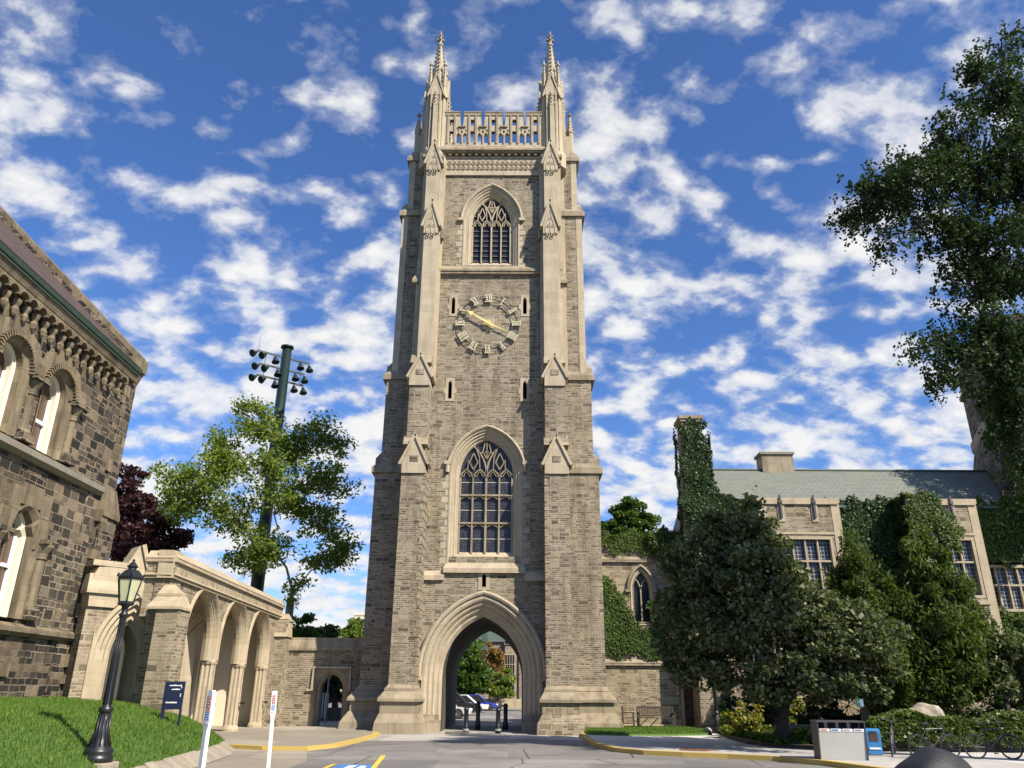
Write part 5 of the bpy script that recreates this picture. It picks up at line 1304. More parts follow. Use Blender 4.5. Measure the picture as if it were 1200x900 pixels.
# recycling bin
T=thing('recycling_station','grey steel recycling station with four openings and coloured labels by the kerb','bin',(8.62,22.75,.12),world=False,rz=R(-6));T.scale=(.9,.9,.86)
W=1.3
m=MB();m.fr((-W/2,W/2,-.3,.34,0),(-W/2,W/2,-.42,.3,.86));m.box(-W/2,W/2,-.05,.3,.86,1.06);obj('cabinet',m,M['steel'],T,bevel=.008)
m=MB();m.fr((-W/2-.03,-W/2+.0,-.34,.36,0),(-W/2-.03,-W/2+.0,-.46,.32,1.06));obj('side_panel',m,M['dsteel'],T);m=MB();m.fr((W/2,W/2+.03,-.34,.36,0),(W/2,W/2+.03,-.46,.32,1.06));obj('side_panel',m,M['dsteel'],T)
m=MB();m.box(-W/2-.04,W/2+.04,-.47,.36,1.06,1.1);obj('lid',m,M['dsteel'],T)
for i,(mt,nm) in enumerate((('orange','orange'),('lblue','blue'),('steel','grey'),('purple','purple'))):
    x=-W/2+.03+i*W/4
    m=MB();m.box(x+.02,x+W/4-.1,-.1,-.05,.88,1.04) ;o=obj('opening',m,M['dkvoid'],T)
    m=MB();m.add([(x,-.425,.8),(x+W/4-.05,-.425,.8),(x+W/4-.05,-.44,.88),(x,-.44,.88)],[(0,1,2,3)]);q=obj('label_strip',m,M['white'],T)
    m=MB();m.add([(x+.03,-.432,.82),(x+W/4-.12,-.432,.82),(x+W/4-.12,-.443,.86),(x+.03,-.443,.86)],[(0,1,2,3)]);obj('printed_mark',m,M[mt],q)
# blue newspaper box
T=thing('newspaper_box','blue metal newspaper box with window beside the grey recycling station','newspaper box',(9.93,23.7,.12),world=False,rz=R(-14));T.scale=(.85,.85,.72)
m=MB();m.box(-.22,.22,-.2,.22,.1,.92);m.fr((-.22,.22,-.2,.22,.92),(-.2,.2,-.14,.22,1.0));B=obj('cabinet',m,M['blue'],T,bevel=.01)
m=MB();m.box(-.13,.13,-.215,-.2,.56,.86);obj('window',m,M['brownglass'],T);m=MB();m.box(-.17,.17,-.22,-.2,.28,.34);obj('label_strip',m,M['white'],T)
m=MB();m.box(-.25,.25,-.24,.24,0,.06);m.box(-.18,.18,-.16,.16,.06,.1);obj('base',m,M['steel'],T)
m=MB();m.box(-.1,.1,-.24,-.2,.88,.92);obj('handle',m,M['dsteel'],T)
# small green sign
T=thing('green_sign','small green and white sign on a thin stake above the hedge end','sign',tuple(at(1014,866,25.4)),world=False);T.scale=(.72,.72,.72)
m=MB();m.box(-.15,.15,-.02,.0,1.22,1.55);P_=obj('panel',m,M['lgreen'],T);m=MB();m.box(-.0,.13,-.026,-.02,1.25,1.52);m.ball((-.06,-.024,1.42),.03,6,4,1,.2,1);obj('white_mark',m,M['white'],P_)
m=MB();m.tube([(0,0,0),(0,0,1.3)],.015,6);obj('stake',m,M['dsteel'],T)
# bicycles
def bicycle(label,x,y,rz,lean):
    T=thing('bicycle',label,'bicycle',(x,y,.12),'bicycles parked along the hedge',world=False,rz=R(rz));T.rotation_euler[0]=R(lean)
    T.scale=(.9,.9,.9)
    for sx in (-.52,.52):
        m=MB();m.torus((sx,0,.34),.33,.02,'y',28,6);W=obj('wheel',m,M['tyre'],T,True)
        m=MB()
        for i in range(16): a=i*PI/8;m.tube([(sx,.0,.34),(sx+.32*math.cos(a),0,.34+.32*math.sin(a))],.0028,3,False)
        m.torus((sx,0,.34),.305,.009,'y',24,4);m.tube([(sx,-.05,.34),(sx,.05,.34)],.02,6);obj('rim',m,M['chrome'],W)
    m=MB();P=dict(r=(-.52,0,.34),b=(-.08,0,.3),s=(-.22,0,.82),h=(.33,0,.84),f=(.52,0,.34),h2=(.36,0,.72))
    for a,c,r in (('r','b',.012),('r','s',.011),('b','s',.017),('s','h',.017),('b','h2',.019),('h','f',.014)): m.tube([P[a],P[c]],r,6)
    obj('frame',m,M['dsteel'],T)
    m=MB();m.tube([(.33,0,.84),(.3,0,1.0)],.013,6);m.tube([(.22,-.27,1.02),(.32,-.2,1.04),(.31,0,1.0),(.32,.2,1.04),(.22,.27,1.02)],.012,6);obj('handlebar',m,M['chrome'],T)
    m=MB();m.tube([(-.22,0,.8),(-.25,0,.94)],.012,6);m.ball((-.25,0,.97),.12,8,5,1.1,.6,.35);obj('saddle',m,M['tyre'],T)
    m=MB();m.torus((-.08,0,.3),.09,.01,'y',16,4);m.tube([(-.08,-.06,.3),(-.0,-.1,.16)],.01,5);m.tube([(-.08,.06,.3),(-.16,.1,.44)],.01,5);m.box(-.04,.05,-.15,-.07,.14,.17);m.box(-.2,-.11,.07,.15,.43,.46);obj('crank',m,M['dsteel'],T)
bicycle('bicycle standing end-on right of the blue newspaper box, against the hedge',10.75,24.4,62,4)
bicycle('bicycle half hidden behind the black boulder, front wheel showing to its right',11.35,23.2,8,4)
bicycle('rightmost bicycle against the hedge at the edge of the photo',12.95,23.2,-4,-3)
# boulders
def rock(name,label,cat,c,r,seed,mat,flat=(1,1,1),sub=3,amp=.18):
    import bmesh
    from mathutils import noise as mn
    bm=bmesh.new();bmesh.ops.create_icosphere(bm,subdivisions=sub,radius=1)
    for v in bm.verts:
        d=1+amp*mn.noise(v.co*1.3+Vector((seed,0,0)))*2+amp*.5*mn.noise(v.co*3.1+Vector((0,seed,0)))
        v.co=Vector((v.co.x*r[0]*d,v.co.y*r[1]*d,v.co.z*r[2]*d))
    me=bpy.data.meshes.new(name);bm.to_mesh(me);bm.free();me.materials.append(mat)
    for p in me.polygons:p.use_smooth=(amp<.12)
    o=bpy.data.objects.new(name,me);C.objects.link(o);o.location=c;return tag(o,label,cat)
rock('boulder','smooth black rounded boulder at the bottom right edge in front of the bicycles','boulder',(5.55,11.4,.5),(.56,.5,.56),3.3,M['rockd'],sub=4,amp=.07)
o=rock('boulder','large pale rough boulder showing above the hedge','boulder',tuple(at(1087,841,28.4)),(.62,.5,.5),2.2,M['rock'],sub=3,amp=.16);o.rotation_euler=(0,R(24),0)
for i,(x,y,r,lb) in enumerate(((8.0,35.4,.2,'pale rock left of the shaded lamp post foot'),(8.75,35.6,.24,'pale rock right of the shaded lamp post foot'),(9.35,31.5,.22,'small white stone in the planting bed below the tree trunk'))):
    rock('edging_stone',lb,'stone',(x,y,.28),(r,r*.8,r*.6),i*3.1,M['rock'])
# low retaining wall behind the bed
m=MB();m.box(9.2,12.6,29.8,30.05,0,.72);o=obj('retaining_wall',m,M['concrete']);tag(o,'stained low concrete retaining wall behind the tree trunk and recycling station','wall')
m=MB();m.box(12.6,31,29.6,29.9,0,.55);o=obj('retaining_wall',m,M['concrete']);tag(o,'low concrete wall running on behind the clipped hedge','wall')

# ================================================================== FLOODLIGHT MAST
p=at(338,398,55);MXF=Matrix.Translation((p.x,55,0))@Matrix.Rotation(R(38),4,'Z')
T=thing('floodlight_mast','tall dark green steel mast with three rows of stadium floodlights behind the trees','floodlight',(p.x,55,0))
m=MB();m.lathe((p.x,55,0),[(.5,0),(.36,26.6)],20);m.lathe((p.x,55,26.6),[(.36,0),(.5,.02),(.5,.16),(.3,.18)],16);obj('pole',m,M['green_pole'],T,True)
for r_,z in enumerate((25.75,24.75,23.8)):
    m=MB(MXF);x0,x1=(-2.3,1.9) if r_==0 else ((-2.0,1.6) if r_==1 else (-2.1,1.6));m.box(x0,x1,-.06,.06,z,z+.12);obj('crossarm',m,M['green_pole'],T)
    for k,x in enumerate((x0,x0+.72,x0+1.42,x1-.75,x1)):
        left=k<3;ax=Vector((-.75,-.35,-.5)) if (left and k<2) else Vector((.05,-.3,-1));ax.normalize()
        m=MB(MXF@Matrix.Translation((x,-.05,z-.1))@ax.to_track_quat('Z','Y').to_matrix().to_4x4())
        m.lathe((0,0,0),[(.05,-.02),(.1,.05),(.13,.17),(.17,.24),(.28,.48),(.3,.54),(.28,.56),(.08,.42)],14)
        o=obj('floodlight_head',m,M['green_pole'],T,True)
m=MB(MXF)
for x in (-2.2,1.8): m.tube([(x,0,25.8),(x,0,27.0)],.012,4)
m.tube([(-1.6,0,23.8),(-1.6,0,25.8)],.02,4);m.tube([(1.3,0,23.8),(1.3,0,25.8)],.02,4);obj('antennas',m,M['black'],T)

# ================================================================== BEYOND THE ARCHWAY
def backdrop():
    Y=112
    def bxp(m,x0,y0,x1,y1,d0,d1):
        a=at(x0,y1,Y);b=at(x1,y0,Y);m.box(a.x,b.x,Y+d0,Y+d1,a.z,b.z)
    T=thing('far_college_building','pale stone college building with green copper roof seen through the archway','building',(-3,112,0))
    a=at(500,860,Y);b=at(650,752,Y);m=MB();m.box(-16,12,Y,Y+12,-.1,b.z);obj('wall',m,M['rubble2'],T)
    m=MB();g0=at(592,752,Y);g1=at(625,752,Y);gp=at(606,722,Y);m.prism([(g0.x,0),(g1.x+3,0),(g1.x+3,g0.z),(gp.x+1,gp.z+1),(g0.x,g0.z)],Y-1.2,Y+6);obj('gable_wall',m,M['rubble2'],T)
    m=MB();m.add([(-16,Y-.4,b.z),(12,Y-.4,b.z),(12,Y+6,b.z+6.5),(-16,Y+6,b.z+6.5)],[(0,1,2,3)]);m.prism([(at(556,762,Y).x,at(556,762,Y).z),(at(574,762,Y).x,at(574,762,Y).z),(at(565,715,Y).x,at(565,715,Y).z+1)],Y-.8,Y+5);obj('roof',m,M['copper'],T)
    for (x0,y0,x1,y1,n) in ((589,768,603,790,5),(592,797,603,808,3),(592,748,600,755,2),(548,775,556,800,3),(560,800,570,812,2)):
        m=MB();bxp(m,x0-1,y0-1,x1+1,y1+1,-1.35,-1.2);W=obj('window',m,M['ashl'],T)
        m=MB();bxp(m,x0,y0,x1,y1,-1.4,-1.35);obj('glass',m,M['glass2'],W)
        m=MB()
        for i in range(1,n): xx=x0+(x1-x0)*i/n;bxp(m,xx-.35,y0,xx+.35,y1,-1.5,-1.4)
        bxp(m,x0,(y0+y1)/2-.3,x1,(y0+y1)/2+.3,-1.5,-1.4);obj('mullion',m,M['ashl'],W)
    a=at(576,826,Y)
    m=MB();m.box(-9,10,96,96.6,0,1.0);o=obj('garden_wall',m,M['ashl']);tag(o,'low pale stone wall at the far side of the car park, seen through the archway','wall')
    a=at(607,770,100);T=thing('lamp_mast','thin dark pole in front of the far building seen through the archway','pole',(a.x,100,0));m=MB();m.tube([(a.x,100,0),(a.x,100,9)],.14,8);obj('pole',m,M['black'],T);m=MB();m.box(a.x-.35,a.x+.35,99.9,100.1,8.9,9.1);obj('lamp_head',m,M['black'],T)
backdrop()
def bld(name,label,px0,py0,px1,Y,mat,floors=4):
    a=at(px0,py0,Y);b=at(px1,py0,Y);T=thing(name,label,'building',((a.x+b.x)/2,Y,0));m=MB();m.box(a.x,b.x,Y,Y+18,-.1,a.z);obj('wall',m,mat,T)
    m=MB();m.box(a.x-.2,b.x+.2,Y-.2,Y+18.2,a.z,a.z+.7);obj('parapet',m,mat,T)
    for f in range(floors):
        z=a.z-2.6-f*3.4
        m=MB();m.box(a.x+1.2,b.x-.6,Y-.05,Y,z,z+1.7);W=obj('window_row',m,M['glass2'],T)
        m=MB();x=a.x+1.2
        while x<b.x-.6: m.box(x,x+.25,Y-.12,Y-.05,z,z+1.7);x+=1.5
        obj('window_bars',m,M['white'],W)
bld('concrete_tower_block','pale concrete tower block far behind the doorway wall, left of the clock tower',415,721,452,200,M['plaster'])
bld('flat_roofed_building','flat pale roofline low in the distance left of the tower block',388,748,412,190,M['plaster'],2)
def car(label,noseX,Y,body,win,L_=4.4,h=1.45,suv=False,rz=0):
    T=thing('parked_car',label,'car',(noseX-L_/2,Y,0),'cars parked in the courtyard beyond the archway',world=False,rz=R(rz))
    W=.88;hood=.78 if not suv else .98
    m=MB();s=[(L_/2,.28),(L_/2+.0,.55),(L_/2-.12,hood-.12),(L_/2-1.1,hood),(L_/2-1.15,hood+.02),(-L_/2+.5,hood+.06),(-L_/2+.05,hood-.05),(-L_/2,.3)]
    m.prism(s,-W,W);B=obj('body',m,body,T,bevel=.06)
    a,b,c,d=(L_/2-1.1,hood),(L_/2-1.95,h),(-L_/2+(.5 if suv else 1.1),h-.03),(-L_/2+(.12 if suv else .35),hood+.03)
    m=MB();q=.72
    vs=[]
    for (x,z),w in ((a,.86),(b,q),(c,q),(d,.86)): vs+=[(x,-w,z),(x,w,z)]
    m.add(vs,[(0,1,3,2),(2,3,5,4),(4,5,7,6),(0,2,4,6),(1,7,5,3)]);obj('cabin_glass',m,win,T)
    m=MB();m.box(c[0]-.05,b[0]+.05,-q-.01,q+.01,h-.02,h+.04)
    for s_ in (-1,1):
        for (u,v) in ((a,b),(c,d)): m.tube([(u[0],s_*(.87 if u in (a,d) else q+.01),u[1]),(v[0],s_*(.87 if v in (a,d) else q+.01),v[1])],.05,5)
        mx=(b[0]+c[0])/2;m.tube([(mx,s_*.87,hood),(mx,s_*(q+.01),h)],.04,5)
    obj('roof',m,body,T)
    for wx in (-L_/2+.85,L_/2-.85):
        for s_ in (-1,1):
            m=MB(Matrix.Translation((wx,s_*(W-.08),.33))@Matrix.Rotation(R(90),4,'X'));m.lathe((0,0,0),[(.2,-.11),(.33,-.11),(.33,.11),(.2,.11)],18);w_=obj('wheel',m,M['tyre'],T)
            m=MB(Matrix.Translation((wx,s_*(W-.08),.33))@Matrix.Rotation(R(90),4,'X'));m.lathe((0,0,0),[(.2,-.12),(.2,.12)],12);obj('rim',m,M['chrome'],w_)
    for s_ in (-1,1):
        m=MB();m.box(L_/2-.14,L_/2+.03,s_*.5,s_*.82,hood-.28,hood-.12);obj('headlight',m,M['white'],T)
        m=MB();m.box(-L_/2-.02,-L_/2+.06,s_*.5,s_*.82,hood-.25,hood-.08);obj('tail_light',m,M['red'],T)
    return T
def paintm(n,c): 
    m=plain(n,c,.25,0.,var=.02);[q for q in m.node_tree.nodes if q.type=='BSDF_PRINCIPLED'][0].inputs['Coat Weight'].default_value=.6;return m
wg=plain('car_window_glass',(.02,.022,.025),.08,spec=.8)
car('dark red car, nearest of the row beyond the archway, only its nose showing',-3.75,51.5,paintm('red_car_paint',(.35,.02,.02)),wg)
car('silver car behind the red one beyond the archway',-3.15,58,paintm('silver_car_paint',(.5,.51,.52)),wg)
car('black off-road car with bright bonnet in the middle of the row beyond the archway',-3.0,66.5,paintm('black_car_paint',(.015,.016,.02)),wg,4.8,1.75,True)
car('white car beyond the black off-road car',-2.6,76,paintm('white_car_paint',(.7,.7,.7)),wg)
car('blue car at the far end of the row beyond the archway',-1.9,84,paintm('blue_car_paint',(.03,.06,.35)),wg)
car('light grey car furthest left at the back of the car park',-7.4,92,paintm('grey_car_paint',(.4,.42,.45)),wg)
# beyond the little doorway
m=MB();m.box(-14,-6,52,52.3,0,.75);o=obj('low_wall',m,M['concrete']);tag(o,'low grey wall seen through the small pointed doorway','wall')
T=thing('slatted_crate','pale green slatted container seen through the small doorway','container',(-12.0,51,0));m=MB();m.box(-12.6,-11.6,50.8,51.4,.2,1.6);bb=obj('box',m,M['copper'],T)
m=MB()
for i in range(7): m.box(-12.58+i*.145,-12.52+i*.145,50.76,50.8,.2,1.6)
obj('slats',m,M['white'],bb)
a=at(385,800,47);T=thing('signpost','thin grey pole seen through the small pointed doorway','pole',(a.x,47,0));m=MB();m.tube([(a.x,47,0),(a.x,47,3.2)],.04,6);obj('pole',m,M['steel'],T)

# ================================================================== TREES
b=at(333,760,46);fk=at(343,700,46)
tree('locust_tree','airy yellow-green tree rising behind the arcade in front of the floodlight mast','tree',(b.x,46,0),.34,tuple(at(341,700,46)),
 [el(222,585,46,2.0,2.0,1.3),el(205,560,45,1.3,1.5,1.0),el(262,545,46,1.9,2.2,1.4),el(300,500,46,1.7,1.8,1.5),el(290,478,46,.8,.8,.6),el(255,520,46.5,1.3,1.3,1.0),el(340,530,46.5,1.8,2,1.4),el(372,510,46,1.4,1.6,1.3),el(396,520,46.5,.9,1,.8),el(385,560,45.5,1.5,1.8,1.4),el(330,580,45.5,2.2,2.0,1.4),el(270,605,46,2.0,2.0,1.2),el(310,640,46,1.5,2.0,1.2),el(290,655,47,1.5,1.5,1.0),el(370,610,46,1.6,2,1.3),el(398,640,46,1.3,1.5,.9),el(380,660,46,1.2,1.3,.7),el(345,690,45.5,.8,.8,1.0),el(205,600,45.5,1.1,1.1,.7),el(240,570,45,1.2,1.2,.8),el(318,545,44.5,1.2,1.2,1.0)],
 M['l_ail'],M['barkl'],nper=10.5,cr=.7,lper=62,lsize=.125,seed=3,flat=.8,up=.6,elong=2.0,lf=.6,shell=.3)
tree('purple_tree','dark purple-leaved tree between the college building and the airy green tree','tree',(at(150,740,50).x,50,0),.35,tuple(at(155,690,50)),
 [el(146,575,50,1.5,1.5,1.6),el(160,610,50,2.2,2.2,1.7),el(185,630,50,1.6,1.8,1.2),el(135,620,50,1.8,2,1.8),el(165,645,50,2.2,2.2,1.3),el(205,640,50,.8,1,.5),el(120,600,51,1.5,1.5,2)],M['l_purple'],M['barkd'],nper=7,cr=.6,lper=170,lsize=.17,seed=4)
tree('young_tree','small leafy tree top showing above the doorway wall beside the arcade','tree',(at(362,820,50).x,50,0),.12,tuple(at(360,760,50)),[el(356,738,50,1.1,1.1,.9),el(362,725,50,.5,.5,.9),el(345,745,50,.8,.8,.5)],M['l_mid'],M['bark'],nper=10,cr=.4,lper=120,lsize=.13,seed=5)
tree('shrub_tree','dark rounded treetop just above the doorway wall','tree',(at(376,820,56).x,56,0),.15,tuple(at(376,775,56)),[el(376,745,56,1.4,1.4,.7),el(366,745,56,1.2,1.2,.7),el(385,757,56,1,1,1)],M['l_maple'],M['bark'],nper=10,cr=.45,lper=160,lsize=.15,seed=6)
tree('far_tree','olive green tree in front of the distant tower block','tree',(at(420,820,120).x,120,0),.3,tuple(at(420,790,120)),[el(421,746,120,2.8,2.5,2.6),el(412,754,120,1.8,1.8,1.5),el(428,742,120,2.5,2,2.5)],M['l_ail'],M['bark'],nper=4,cr=.8,lper=200,lsize=.3,seed=7)
tree('far_tree','rounded green tree behind the ivy-topped wall right of the clock tower','tree',(at(735,700,75).x,75,0),.35,tuple(at(735,680,75)),[el(738,606,75,2.0,2.0,1.9),el(722,618,75,1.6,1.6,1.2),el(752,618,75,1.5,1.5,1.4),el(712,626,75,.9,.9,.8),el(735,632,75,3,2,1.5)],M['l_mid'],M['bark'],nper=7,cr=.6,lper=210,lsize=.2,seed=8)
# seen through the archway
tree('courtyard_tree','green tree left of the archway view beyond the parked cars','tree',(at(541,830,90).x,90,0),.25,tuple(at(541,800,90)),[el(550,785,90,2.2,2,2.2),el(545,765,90,1.8,1.8,2),el(540,800,90,2.2,2,1.5),el(560,790,90,1.6,1.6,1.6),el(553,765,90,1.0,1.2,1.2)],M['l_mid'],M['barkd'],nper=5,cr=.7,lper=160,lsize=.26,seed=9)
tree('courtyard_tree','tree turning orange-brown in the middle of the archway view','tree',(at(574,830,98).x,98,0),.2,tuple(at(574,805,98)),[el(574,778,98,1.6,1.6,2.4),el(581,770,98,1.2,1.2,1.3),el(568,790,98,1.6,1.6,1.8)],M['l_aut'],M['barkd'],nper=5,cr=.6,lper=130,lsize=.26,seed=10)
tree('courtyard_tree','yellow-green small tree right of the orange tree beyond the archway','tree',(at(584,832,94).x,94,0),.15,tuple(at(583,818,94)),[el(583,800,94,1.9,1.6,1.7),el(591,807,94,1.2,1.2,1.2),el(574,808,94,1.3,1.3,1.2)],M['l_ail'],M['barkd'],nper=5,cr=.55,lper=130,lsize=.24,seed=11)
tree('dark_tree','dark tree crown filling the small pointed doorway','tree',(at(395,820,62).x,62,0),.25,tuple(at(390,800,62)),[el(398,790,62,1.8,1.8,1.2),el(372,792,62,1.6,1.6,1.4),el(385,806,63,2.4,1.4,1.2)],M['l_maple'],M['barkd'],nper=7,cr=.5,lper=200,lsize=.2,seed=12)
# the broad dark tree on the right
def mp(px,py,Y,a,b,c): return el(px,py,Y-5.4,a*.85,b*.85,c*.85)
tree('maple_tree','broad dark green tree in front of the chapel wing, trunk by the low wall','tree',tuple(at(915,868,28.3)),.22,tuple(at(921,822,28.4)),
 [mp(850,625,34,1.6,2,1.3),mp(880,610,34,.9,1,.8),mp(820,665,34,1.6,2,1.5),mp(870,680,33,2.2,2.2,1.8),mp(915,705,33.5,2.0,2.3,1.7),mp(885,640,34,1.3,1.6,1.2),mp(945,722,33.5,1.5,1.8,1.3),mp(815,720,34,1.5,2,1.5),mp(850,760,33,2.0,2.0,1.5),mp(800,770,34.5,1.0,1.3,.9),mp(820,790,34.5,1.0,1.3,.6),mp(920,750,32.5,2.4,2.4,1.8),mp(980,745,33,1.8,2.1,1.5),mp(1000,725,33.5,1.0,1.3,.8),mp(1005,780,33,1.6,1.8,1.3),mp(955,795,33,1.6,2,.9),mp(890,800,33,1.6,2,.7),mp(1030,760,33.5,1.0,1.2,1.0)],
 M['l_maple'],M['barkd'],nper=9.5,cr=.45,lper=250,lsize=.11,seed=21,up=.5,outer=170)
tree('conifer','feathery yellow-green conifer nearer the maple, lower of the two','conifer',(at(1012,830,35).x,35,.2),.2,tuple(at(1012,800,35)),
 [el(1006,650,35,.55,.6,.8),el(1012,675,35,1.0,1.0,1.0),el(1022,700,35,1.5,1.5,1.1),el(1015,735,35,1.9,1.8,1.2),el(1030,770,35,2.1,2.0,1.3),el(1045,800,35,2.0,1.9,1.1),el(1045,735,35,1.2,1.2,1.0),el(985,680,35.3,.7,.7,.8)],M['l_con'],M['bark'],nper=11,cr=.36,lper=330,lsize=.07,seed=22,flat=1.5,up=0,elong=3.6,droop=-1.2,outer=200)
tree('conifer','taller feathery yellow-green conifer before the second window bay','conifer',(at(1095,830,34.5).x,34.5,.2),.22,tuple(at(1090,800,34.5)),
 [el(1080,632,34.5,.5,.6,.9),el(1084,660,34.5,1.0,1.0,1.0),el(1092,690,34.5,1.5,1.5,1.1),el(1095,725,34.5,2.0,1.8,1.2),el(1105,760,34.5,2.2,2.0,1.3),el(1095,797,34.5,2.3,2.0,1.1),el(1135,740,34.5,1.1,1.2,1.1),el(1060,720,34.8,1.2,1.2,1.0),el(1065,690,34.8,.7,.7,.7)],M['l_con'],M['bark'],nper=11,cr=.36,lper=330,lsize=.07,seed=23,flat=1.5,up=0,elong=3.6,droop=-1.2,outer=200)
tree('dark_shrub','dark leafy shrub in shade right of the conifers','shrub',(at(1180,830,34).x,34,.2),.12,tuple(at(1178,815,34)),[el(1172,770,34,.9,1,.9),el(1190,800,34,1.1,1.2,.9),el(1205,760,34,1.2,1.2,1.6),el(1165,800,34,.7,.8,.7)],M['l_maple'],M['barkd'],nper=8,cr=.4,lper=120,lsize=.14,seed=24)
# overhanging tree, upper right
def oh(px,py,Y,a,b,c): return el(px,py,Y,a*.88,b*.88,c*.86)
tree('overhanging_tree','big dark small-leaved tree whose drooping branches hang in from the upper right','tree',(16.3,20.5,0),.5,(15.9,20.4,9.5),
 [oh(1080,205,20,1.7,1.8,1.1),oh(1045,225,20,1.4,1.4,.75),oh(1005,235,20,1.0,1.0,.4),oh(985,250,20,.5,.7,.35),oh(1120,160,20,1.3,1.4,.9),oh(1160,100,20,1.3,1.5,1.1),oh(1135,75,20,.7,.8,.5),oh(1180,50,20,.8,1.0,.6),oh(1150,215,20,1.9,1.8,1.6),oh(1190,180,20,1.7,1.6,2.0),oh(1110,270,20,1.4,1.4,.9),oh(1170,300,20,1.6,1.5,1.5),oh(1130,320,20,.9,.9,.9),oh(1150,370,20,1.2,1.2,.9),oh(1110,400,20,1.0,1.1,.7),oh(1080,410,20,.45,.6,.4),oh(1160,430,20,1.1,1.1,.8),oh(1200,400,20,1.3,1.3,1.4),oh(1195,500,20,.6,.8,1.0),oh(1115,440,20,.7,.8,.4),oh(1045,275,20,.5,.6,.4),oh(1200,330,20.3,1.0,1.2,1.6),oh(1200,110,20.3,1.2,1.3,1.6),oh(1205,240,20.3,1.2,1.2,1.6),oh(1185,450,20.2,.9,1.0,1.1),oh(1198,545,20.2,.5,.7,.6)],
 M['l_gink'],M['barkd'],nper=11,cr=.42,lper=310,lsize=.08,seed=31,hang=.42,up=.1,elong=1.2,droop=.6,shell=.35,lf=.6,
 trunk_pts=[Vector((16.3,20.5,0)),Vector((16.5,20.4,5)),Vector((15.9,20.4,9.5))])
# flowering bush, hedge, ground plants
tree('flowering_bush','yellow and green flowering bush beside the shaded lamp post','bush',(at(870,860,33).x,33,.2),.05,(at(870,858,33).x,33,.35),[el(868,848,33,.75,.7,.5),el(880,835,33,.55,.6,.45),el(858,855,33,.6,.6,.35),el(888,855,33,.45,.5,.4)],M['l_yel'],M['bark'],nper=26,cr=.2,lper=70,lsize=.1,seed=41)
tree('flowering_bush','small yellow-leaved sprig bush right of the maple trunk','bush',(at(932,850,32.5).x,32.5,.6),.04,(at(932,840,32.5).x,32.5,.8),[el(932,826,32.5,.5,.5,.35),el(925,838,32.5,.3,.3,.3)],M['l_yel'],M['bark'],nper=30,cr=.16,lper=50,lsize=.09,seed=42)
tree('darkening_shrub','dark rounded shrub added to darken the hall foot behind the broad tree trunk','shrub',(10.9,38.6,.2),.08,(10.9,38.6,.5),[((10.2,38.6,.9),(1.0,.8,.7)),((11.6,38.8,1.1),(1.1,.8,.9)),((12.7,38.5,.8),(.8,.7,.6))],M['l_ivyd'],M['barkd'],nper=14,cr=.3,lper=110,lsize=.12,seed=71)  # these shrubs are added to darken the lit wall band under the trees
tree('darkening_shrub','dark low shrub added to darken the hall foot between the two conifers','shrub',(14.8,38.4,.2),.08,(14.8,38.4,.5),[((13.9,38.4,1.0),(.9,.7,.8)),((15.2,38.5,1.3),(1.2,.8,1.0)),((16.6,38.4,.9),(.9,.7,.7))],M['l_ivyd'],M['barkd'],nper=14,cr=.3,lper=110,lsize=.12,seed=72)
tree('darkening_shrub','dark shrub added to darken the hall foot right of the taller conifer','shrub',(20.5,37.6,.2),.08,(20.5,37.6,.6),[((19.5,37.6,1.2),(1.1,.8,1.0)),((21.2,37.8,1.5),(1.3,.8,1.2)),((22.8,37.6,1.0),(1.1,.7,.8))],M['l_ivyd'],M['barkd'],nper=14,cr=.3,lper=110,lsize=.12,seed=73)
rg=np.random.default_rng(9)
def plants(label,x0,x1,y0,y1,z0,h,n,mat,size,seed):
    r=np.random.default_rng(seed);P=np.stack([x0+(x1-x0)*r.random(n),y0+(y1-y0)*r.random(n),z0+h*r.random(n)**1.4],1)
    P[:,2]*=.75+.25*np.sin(P[:,0]*3.3)
    o=leafmesh('ground_plants',P,size,mat,None,seed,.6);o['kind']='stuff';o['label']=label;o['category']='ground cover'
plants('low mixed plants in the shaded bed below the broad tree',8.3,13,27.4,35,.22,.3,12000,M['l_ivy'],.12,51)
plants('low yellowish plants against the retaining wall',9.6,10.6,29.2,29.75,.12,.5,1800,M['l_yel'],.1,52)
H=[];r=np.random.default_rng(60);n=52000
x=10.7+20*r.random(n);face=r.random(n)
top=1.08+.1*np.sin(x*1.7)+.07*np.sin(x*4.3)+np.where(x>15.2,.06,0)
y=np.where(face<.62,25.75+.18*r.random(n)-.05*np.sin(x*3),25.75+1.0*r.random(n));z=np.where(face<.62,.3+(top-.3)*r.random(n),top-.1*r.random(n))
z=np.maximum(z,.28+.22*np.sin(x*2.3)**2*np.where(face<.62,1,0))
Pn=np.stack([x,y,z],1);keep=~((x<11.2)&(z>.95));Pn=Pn[keep]
T=thing('clipped_hedge','long clipped hedge of large light-tipped leaves behind the bicycles','hedge',(14,26.2,.12))
leafmesh('foliage',Pn,.14,M['l_hedge'],T,61,.35,1.2,np.tile(np.array([0,-.8,.5]),(len(Pn),1)),.45,droop=.6)
m=MB();rr=random.Random(4)
for i in range(60):
    x=10.8+i*.33;m.tube([(x,26.2,.05),(x+rr.uniform(-.1,.1),26.1,.5),(x+rr.uniform(-.2,.2),26.1,.95)],[.03,.02,.01],5)
m.box(10.9,30.5,26.05,26.6,.1,.9)
obj('stems',m,M['barkd'],T)

